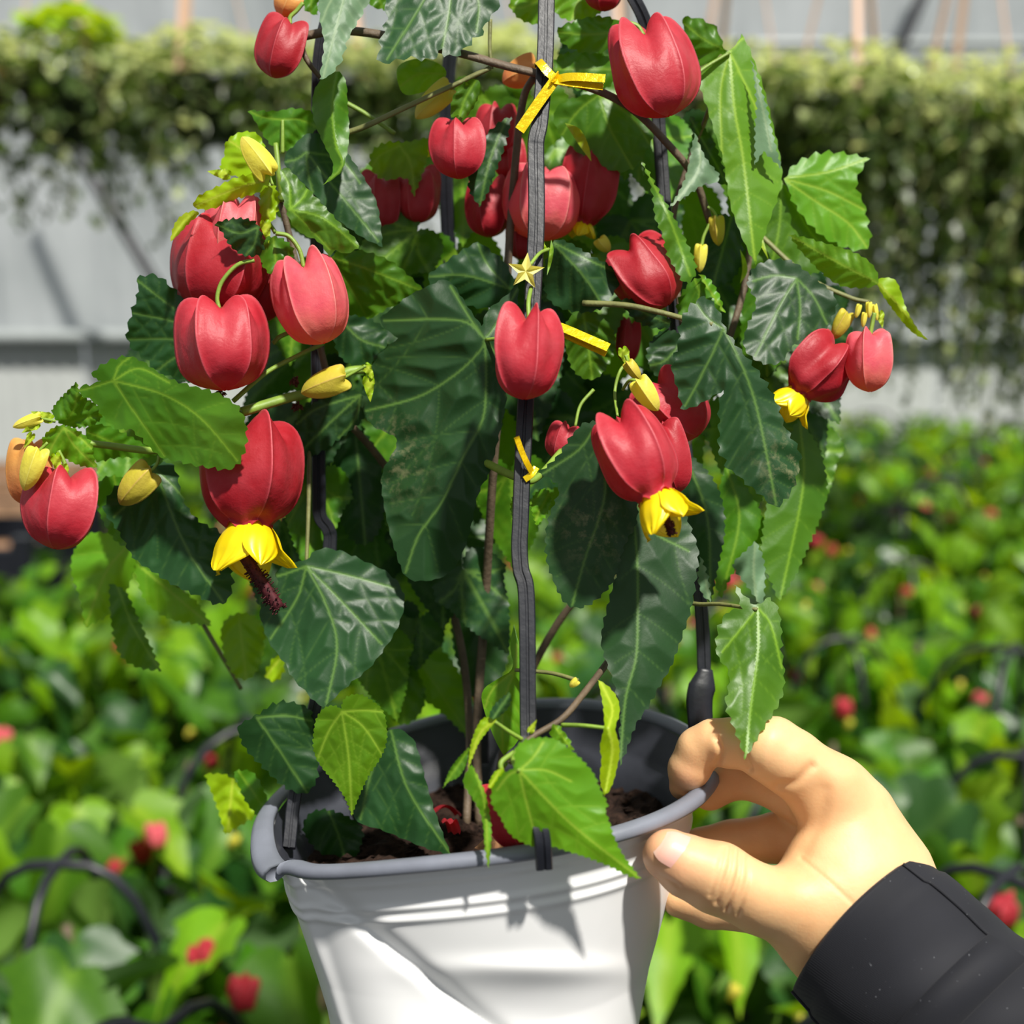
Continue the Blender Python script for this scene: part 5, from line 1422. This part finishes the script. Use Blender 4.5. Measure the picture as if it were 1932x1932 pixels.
# ------------------------------------------------------------------ the hand and sleeve
def surface_nets(Fv, origin, h):
    """Smooth surface where the field crosses zero, one vertex per crossing cell."""
    nx, ny, nz = Fv.shape
    ins = Fv < 0
    corners = [(i, j, k) for i in (0, 1) for j in (0, 1) for k in (0, 1)]
    cnt = sum(ins[i:nx - 1 + i, j:ny - 1 + j, k:nz - 1 + k].astype(np.int8) for i, j, k in corners)
    cell = (cnt > 0) & (cnt < 8)
    I = np.argwhere(cell)
    idx = -np.ones(cell.shape, int); idx[cell] = np.arange(len(I))
    acc = np.zeros((len(I), 3)); num = np.zeros(len(I))
    for a in corners:
        for ax in range(3):
            if a[ax]: continue
            b = list(a); b[ax] = 1
            fa = Fv[I[:, 0] + a[0], I[:, 1] + a[1], I[:, 2] + a[2]]
            fb = Fv[I[:, 0] + b[0], I[:, 1] + b[1], I[:, 2] + b[2]]
            m = (fa < 0) != (fb < 0)
            t = np.where(m, fa / np.where(m, fa - fb, 1), 0)
            p = np.tile(np.array(a, float), (len(I), 1)); p[:, ax] += t
            acc[m] += p[m]; num[m] += 1
    V = (I + acc / num[:, None]) * h + origin
    quads = []
    for ax in range(3):
        o1, o2 = [q for q in range(3) if q != ax]
        sl0 = [slice(1, -1)] * 3; sl0[ax] = slice(0, -1)
        sl1 = [slice(1, -1)] * 3; sl1[ax] = slice(1, None)
        a = ins[tuple(sl0)]; b = ins[tuple(sl1)]
        W = np.argwhere(a != b)
        flip = a[tuple(W.T)]
        P = W + 1; P[:, ax] -= 1
        def at_(d1, d2):
            q = P.copy(); q[:, o1] += d1; q[:, o2] += d2
            return idx[q[:, 0], q[:, 1], q[:, 2]]
        q = np.stack([at_(-1, -1), at_(0, -1), at_(0, 0), at_(-1, 0)], 1)
        if ax == 1: flip = ~flip
        q[~flip] = q[~flip][:, ::-1]
        quads.append(q)
    Q = np.vstack(quads)
    return V, Q[(Q >= 0).all(1)]


HH = 4.2
X0, X1, Y0, Y1, Z0, Z1 = 1150, 1860, 1310, 1990, -430, 120
gx, gy, gz = [np.arange(a, b, HH) for a, b in ((X0, X1), (Y0, Y1), (Z0, Z1))]
PX, PY, PZ = np.meshgrid(gx, gy, gz, indexing='ij')
PX = PX.astype(np.float32); PY = PY.astype(np.float32); PZ = PZ.astype(np.float32)


def cone(a, b, ra, rb, sq=1.0):
    a = np.array(a, float); b = np.array(b, float); ab = b - a
    dx, dy, dz = PX - a[0], PY - a[1], PZ - a[2]
    t = np.clip((dx * ab[0] + dy * ab[1] + dz * ab[2]) / (ab @ ab), 0, 1)
    q = np.sqrt((dx - t * ab[0]) ** 2 + (dy - t * ab[1]) ** 2 + ((dz - t * ab[2]) / sq) ** 2)
    return q - (ra + (rb - ra) * t)


def smin(a, b, k):
    h = np.clip(0.5 + 0.5 * (b - a) / k, 0, 1)
    return b + (a - b) * h - k * h * (1 - h)


def chain(pts, k=12):
    d = None
    for (a, ra), (b, rb) in zip(pts[:-1], pts[1:]):
        c = cone(a, b, ra, rb)
        d = c if d is None else smin(d, c, k)
    return d


thumb = chain([((1262, 1613, -300), 50), ((1300, 1636, -302), 58), ((1352, 1656, -300), 67), ((1440, 1700, -285), 64), ((1520, 1725, -260), 78)], 14)
index = chain([((1288, 1484, -168), 26), ((1300, 1452, -178), 40), ((1320, 1414, -190), 43), ((1346, 1399, -202), 42), ((1378, 1402, -212), 47), ((1410, 1405, -220), 47), ((1455, 1415, -226), 63), ((1492, 1438, -226), 63), ((1560, 1490, -220), 68)], 9)
middle = chain([((1340, 1492, -70), 38), ((1385, 1462, -85), 44), ((1450, 1470, -110), 48), ((1560, 1530, -150), 58)], 12)
ring = chain([((1322, 1596, -30), 36), ((1380, 1590, -40), 42), ((1470, 1580, -75), 48), ((1580, 1590, -140), 56)], 12)
little = chain([((1282, 1700, -85), 32), ((1340, 1716, -95), 36), ((1440, 1720, -110), 44), ((1570, 1680, -150), 56)], 12)
palm = smin(cone((1575, 1505, -205), (1655, 1640, -215), 72, 78, 0.9), cone((1560, 1640, -215), (1620, 1740, -225), 80, 105, 0.85), 60)
palm = smin(palm, cone((1625, 1540, -190), (1660, 1640, -195), 62, 90, 0.9), 50)
wrist = cone((1615, 1738, -225), (1760, 1880, -235), 152, 165, 0.72)
D = smin(palm, wrist, 70)
D = smin(D, thumb, 45)
D = smin(D, index, 34)
fing = smin(smin(middle, ring, 10), little, 10)
D = smin(D, fing, 22)
# hollow between knuckle and thumb web
D = D + 10 * np.exp(-(((PX - 1545) / 45) ** 2 + ((PY - 1500) / 45) ** 2 + ((PZ + 290) / 50) ** 2))
V, Q = surface_nets(D, np.array([X0, Y0, Z0], float), HH)
keep = V[:, 0] * 0.72 + V[:, 1] * 0.69 < 1700 * 0.72 + 1815 * 0.69 + 40
Q = Q[keep[Q].all(1)]
used_i = np.unique(Q); remap = -np.ones(len(V), int); remap[used_i] = np.arange(len(used_i))
V = V[used_i]; Q = remap[Q]
# relax the voxel steps
E = np.vstack([Q[:, [0, 1]], Q[:, [1, 2]], Q[:, [2, 3]], Q[:, [3, 0]]])
for it in range(3):
    acc = np.zeros_like(V); cn = np.zeros(len(V))
    np.add.at(acc, E[:, 0], V[E[:, 1]]); np.add.at(acc, E[:, 1], V[E[:, 0]])
    np.add.at(cn, E[:, 0], 1); np.add.at(cn, E[:, 1], 1)
    V = V * 0.5 + 0.5 * acc / np.maximum(cn, 1)[:, None]

# creases: thumb joint wrinkles, finger joints, the fold between thumb and palm
VNm = np.zeros_like(V)
fn = np.cross(V[Q[:, 1]] - V[Q[:, 0]], V[Q[:, 2]] - V[Q[:, 0]])
for c_ in range(4): np.add.at(VNm, Q[:, c_], fn)
VNm /= np.linalg.norm(VNm, axis=1)[:, None] + 1e-9
if (VNm * (V - V.mean(0))).sum() < 0: VNm = -VNm


def crease(path, r, dep, zlim=-150):
    p = catmull(path, 6)
    d = seg_dist(V[:, :2], [(p[i], p[i + 1]) for i in range(len(p) - 1)])
    k = np.exp(-(d / r) ** 2) * (V[:, 2] < zlim) * np.clip(-VNm[:, 2] * 2, 0, 1)
    return k * dep


fold_d = np.zeros(len(V))
for path, r, dep, zl in [([(1382, 1592), (1376, 1640), (1352, 1704)], 5, 6, -260), ([(1398, 1600), (1394, 1650), (1370, 1718)], 5, 7, -260), ([(1412, 1606), (1410, 1660), (1392, 1726)], 5, 4.5, -260),
                         ([(1366, 1600), (1356, 1640), (1340, 1690)], 4, 3, -260),
                         ([(1352, 1392), (1360, 1420), (1350, 1452)], 6, 7, -150), ([(1408, 1380), (1404, 1420), (1414, 1452)], 6, 8, -150), ([(1466, 1484), (1500, 1476), (1532, 1446)], 9, 6, -150),
                         ([(1510, 1618), (1560, 1660), (1640, 1732)], 4, 2, -200), ([(1556, 1492), (1548, 1540), (1515, 1605)], 16, 4, -200), ([(1240, 1650), (1262, 1660), (1280, 1672)], 4, 2, -260)]:
    fold_d += crease(path, r, dep, zl)
V = V - VNm * fold_d[:, None]


def skin():
    t = NT('skin')
    n1 = t.noise(45, 4)
    c = t.ramp(n1, [(0.3, srgb(214, 164, 116)), (0.7, srgb(226, 184, 136))])
    c = t.mix(t.math('MULTIPLY', t.attr('flush'), 0.5), c, srgb(228, 148, 128))
    h = t.math('ADD', t.noise(320, 4), t.math('MULTIPLY', t.noise(1100, 3), 0.6))
    return t.done(t.bsdf(c, 0.5, 0.4, normal=t.bump(h, 0.12, 0.0008), sss=0.25))


M['skin'] = skin()
flush = np.exp(-(((V[:, 0] - 1270) / 75) ** 2 + ((V[:, 1] - 1610) / 70) ** 2 + ((V[:, 2] + 300) / 90) ** 2)) + 0.6 * np.exp(-(((V[:, 0] - 1285) / 40) ** 2 + ((V[:, 1] - 1480) / 45) ** 2))
person = empty('person', C([(1650, 1780, -225)])[0], 'person\'s hand in a black jacket sleeve pinching the rim of the white pot', 'person')
obj('hand', C(V), Q, M['skin'], person, True, {'flush': flush})
# thumb nail: a shallow shell over the end of the thumb
t = NT('nail')
c = t.ramp(t.attr('len'), [(0.0, srgb(232, 184, 164)), (0.3, srgb(230, 172, 160)), (0.82, srgb(230, 178, 160)), (1.0, srgb(236, 200, 180))])
M['nail'] = t.done(t.bsdf(c, 0.36, 0.4, sss=0.1))
ax = np.array([1225, 1588, -300.0]) - np.array([1352, 1656, -300.0]); ax /= np.linalg.norm(ax)
nrm = np.array([0.12, -0.34, -0.93]); nrm -= (nrm @ ax) * ax; nrm /= np.linalg.norm(nrm)
sd = np.cross(ax, nrm)
c0 = np.array([1300, 1634, -302.0])
VN, LN = [], []
for i in range(17):
    u = -1 + 2 * i / 16
    for j in range(15):
        t_ = j / 14
        w = 0.74 * (1 - 0.25 * max(0, 0.25 - t_) / 0.25 - 0.45 * (max(0, t_ - 0.6) / 0.4) ** 2)
        r = (57 - 8 * t_) * 1.01 + 0.8
        an = u * w
        dist = 4 + 70 * t_ - 10 * u * u * (1 if t_ < 0.3 else 0) * (0.3 - t_) / 0.3
        # the end rounds off like the thumb tip
        drop = max(0, t_ - 0.55) / 0.45
        VN.append(c0 + ax * dist + nrm * (r * math.cos(an) - 15 * drop * drop) + sd * (r * math.sin(an) * 0.98)); LN.append(t_)
Fn = grid_faces(17, 15)
obj('thumb_nail', C(VN), Fn, M['nail'], person, True, {'len': LN}, label='pale pink thumb nail')

# sleeve
def cloth():
    t = NT('black_jacket_cloth')
    c = t.ramp(t.noise(30, 3), [(0.3, srgb(19, 20, 26)), (0.7, srgb(26, 27, 34))])
    fl = t.ramp(t.noise(900, 2, 0.5), [(0.74, (0, 0, 0, 1)), (0.76, (1, 1, 1, 1))])
    c = t.mix(t.math('MULTIPLY', fl, 0.5), c, srgb(120, 122, 128))
    w = t.n('ShaderNodeTexWave'); w.inputs['Scale'].default_value = 900; w.bands_direction = 'DIAGONAL'
    t.l(t.n('ShaderNodeTexCoord').outputs['Object'], w.inputs['Vector'])
    return t.done(t.bsdf(c, 0.75, 0.3, normal=t.bump(t.math('ADD', w.outputs['Fac'], t.noise(150, 3)), 0.12, 0.0006), sheen=0.06))


M['cloth'] = cloth()
A0 = np.array([1612, 1742, -228.0]); ad = np.array([0.735, 0.678, -0.05]); ad /= np.linalg.norm(ad)
e1 = np.array([0.678, -0.735, 0.0]); e1 /= np.linalg.norm(e1)      # towards the upper right edge
e2 = np.cross(ad, e1)                                              # depth


def sleeve_pt(s_, th, grow=0.0):
    wr = 176 + 0.10 * s_ + 5 * math.sin(s_ / 45.0) * (s_ > 60)
    dr = 128 + 0.10 * s_ + 4 * math.sin(s_ / 38.0 + th)
    bow = 22 * (1 - math.cos(th) ** 2) * math.exp(-s_ / 150.0) * (-1 if math.sin(th) * e2[2] < 0 else 1)
    fold_ = 3.0 * math.sin(s_ / 22.0 + 3 * th) * min(1, max(0, (s_ - 90) / 150.0))
    return A0 + ad * (s_ + bow * 0.9) + e1 * (wr + grow + fold_) * math.cos(th) + e2 * (dr + grow + fold_) * math.sin(th)


ns, nt = 60, 72
V = []
for i in range(nt):
    th = 2 * math.pi * i / nt
    V.append(sleeve_pt(26, th, -22)); V.append(sleeve_pt(4, th, -16)); V.append(sleeve_pt(-1, th, -6)); V.append(sleeve_pt(4, th, 0))
    for j in range(ns):
        V.append(sleeve_pt(8 + 620 * j / (ns - 1), th))
slv = obj('jacket_sleeve', C(V), grid_faces(nt, ns + 4, True), M['cloth'], person)
# seam along the arm, hem stitching and the sewn strap
sgn = -1 if e2[2] > 0 else 1
for th in (sgn * 0.62, sgn * 2.95):
    v, f = sweep([sleeve_pt(s_, th, 1.0) for s_ in np.linspace(2, 610, 50)], circ(3.6, 6))
    obj('seam', C(v), f, M['cloth'], slv)
V = []
for i in range(40):
    th = sgn * (0.62 + 1.55 * i / 39)
    for s_, g in ((205, 0), (206, 5), (250, 6), (292, 5), (293, 0)):
        V.append(sleeve_pt(s_ - 8 * i / 39, th, g))
obj('sleeve_strap', C(V), grid_faces(40, 5), M['cloth'], slv)
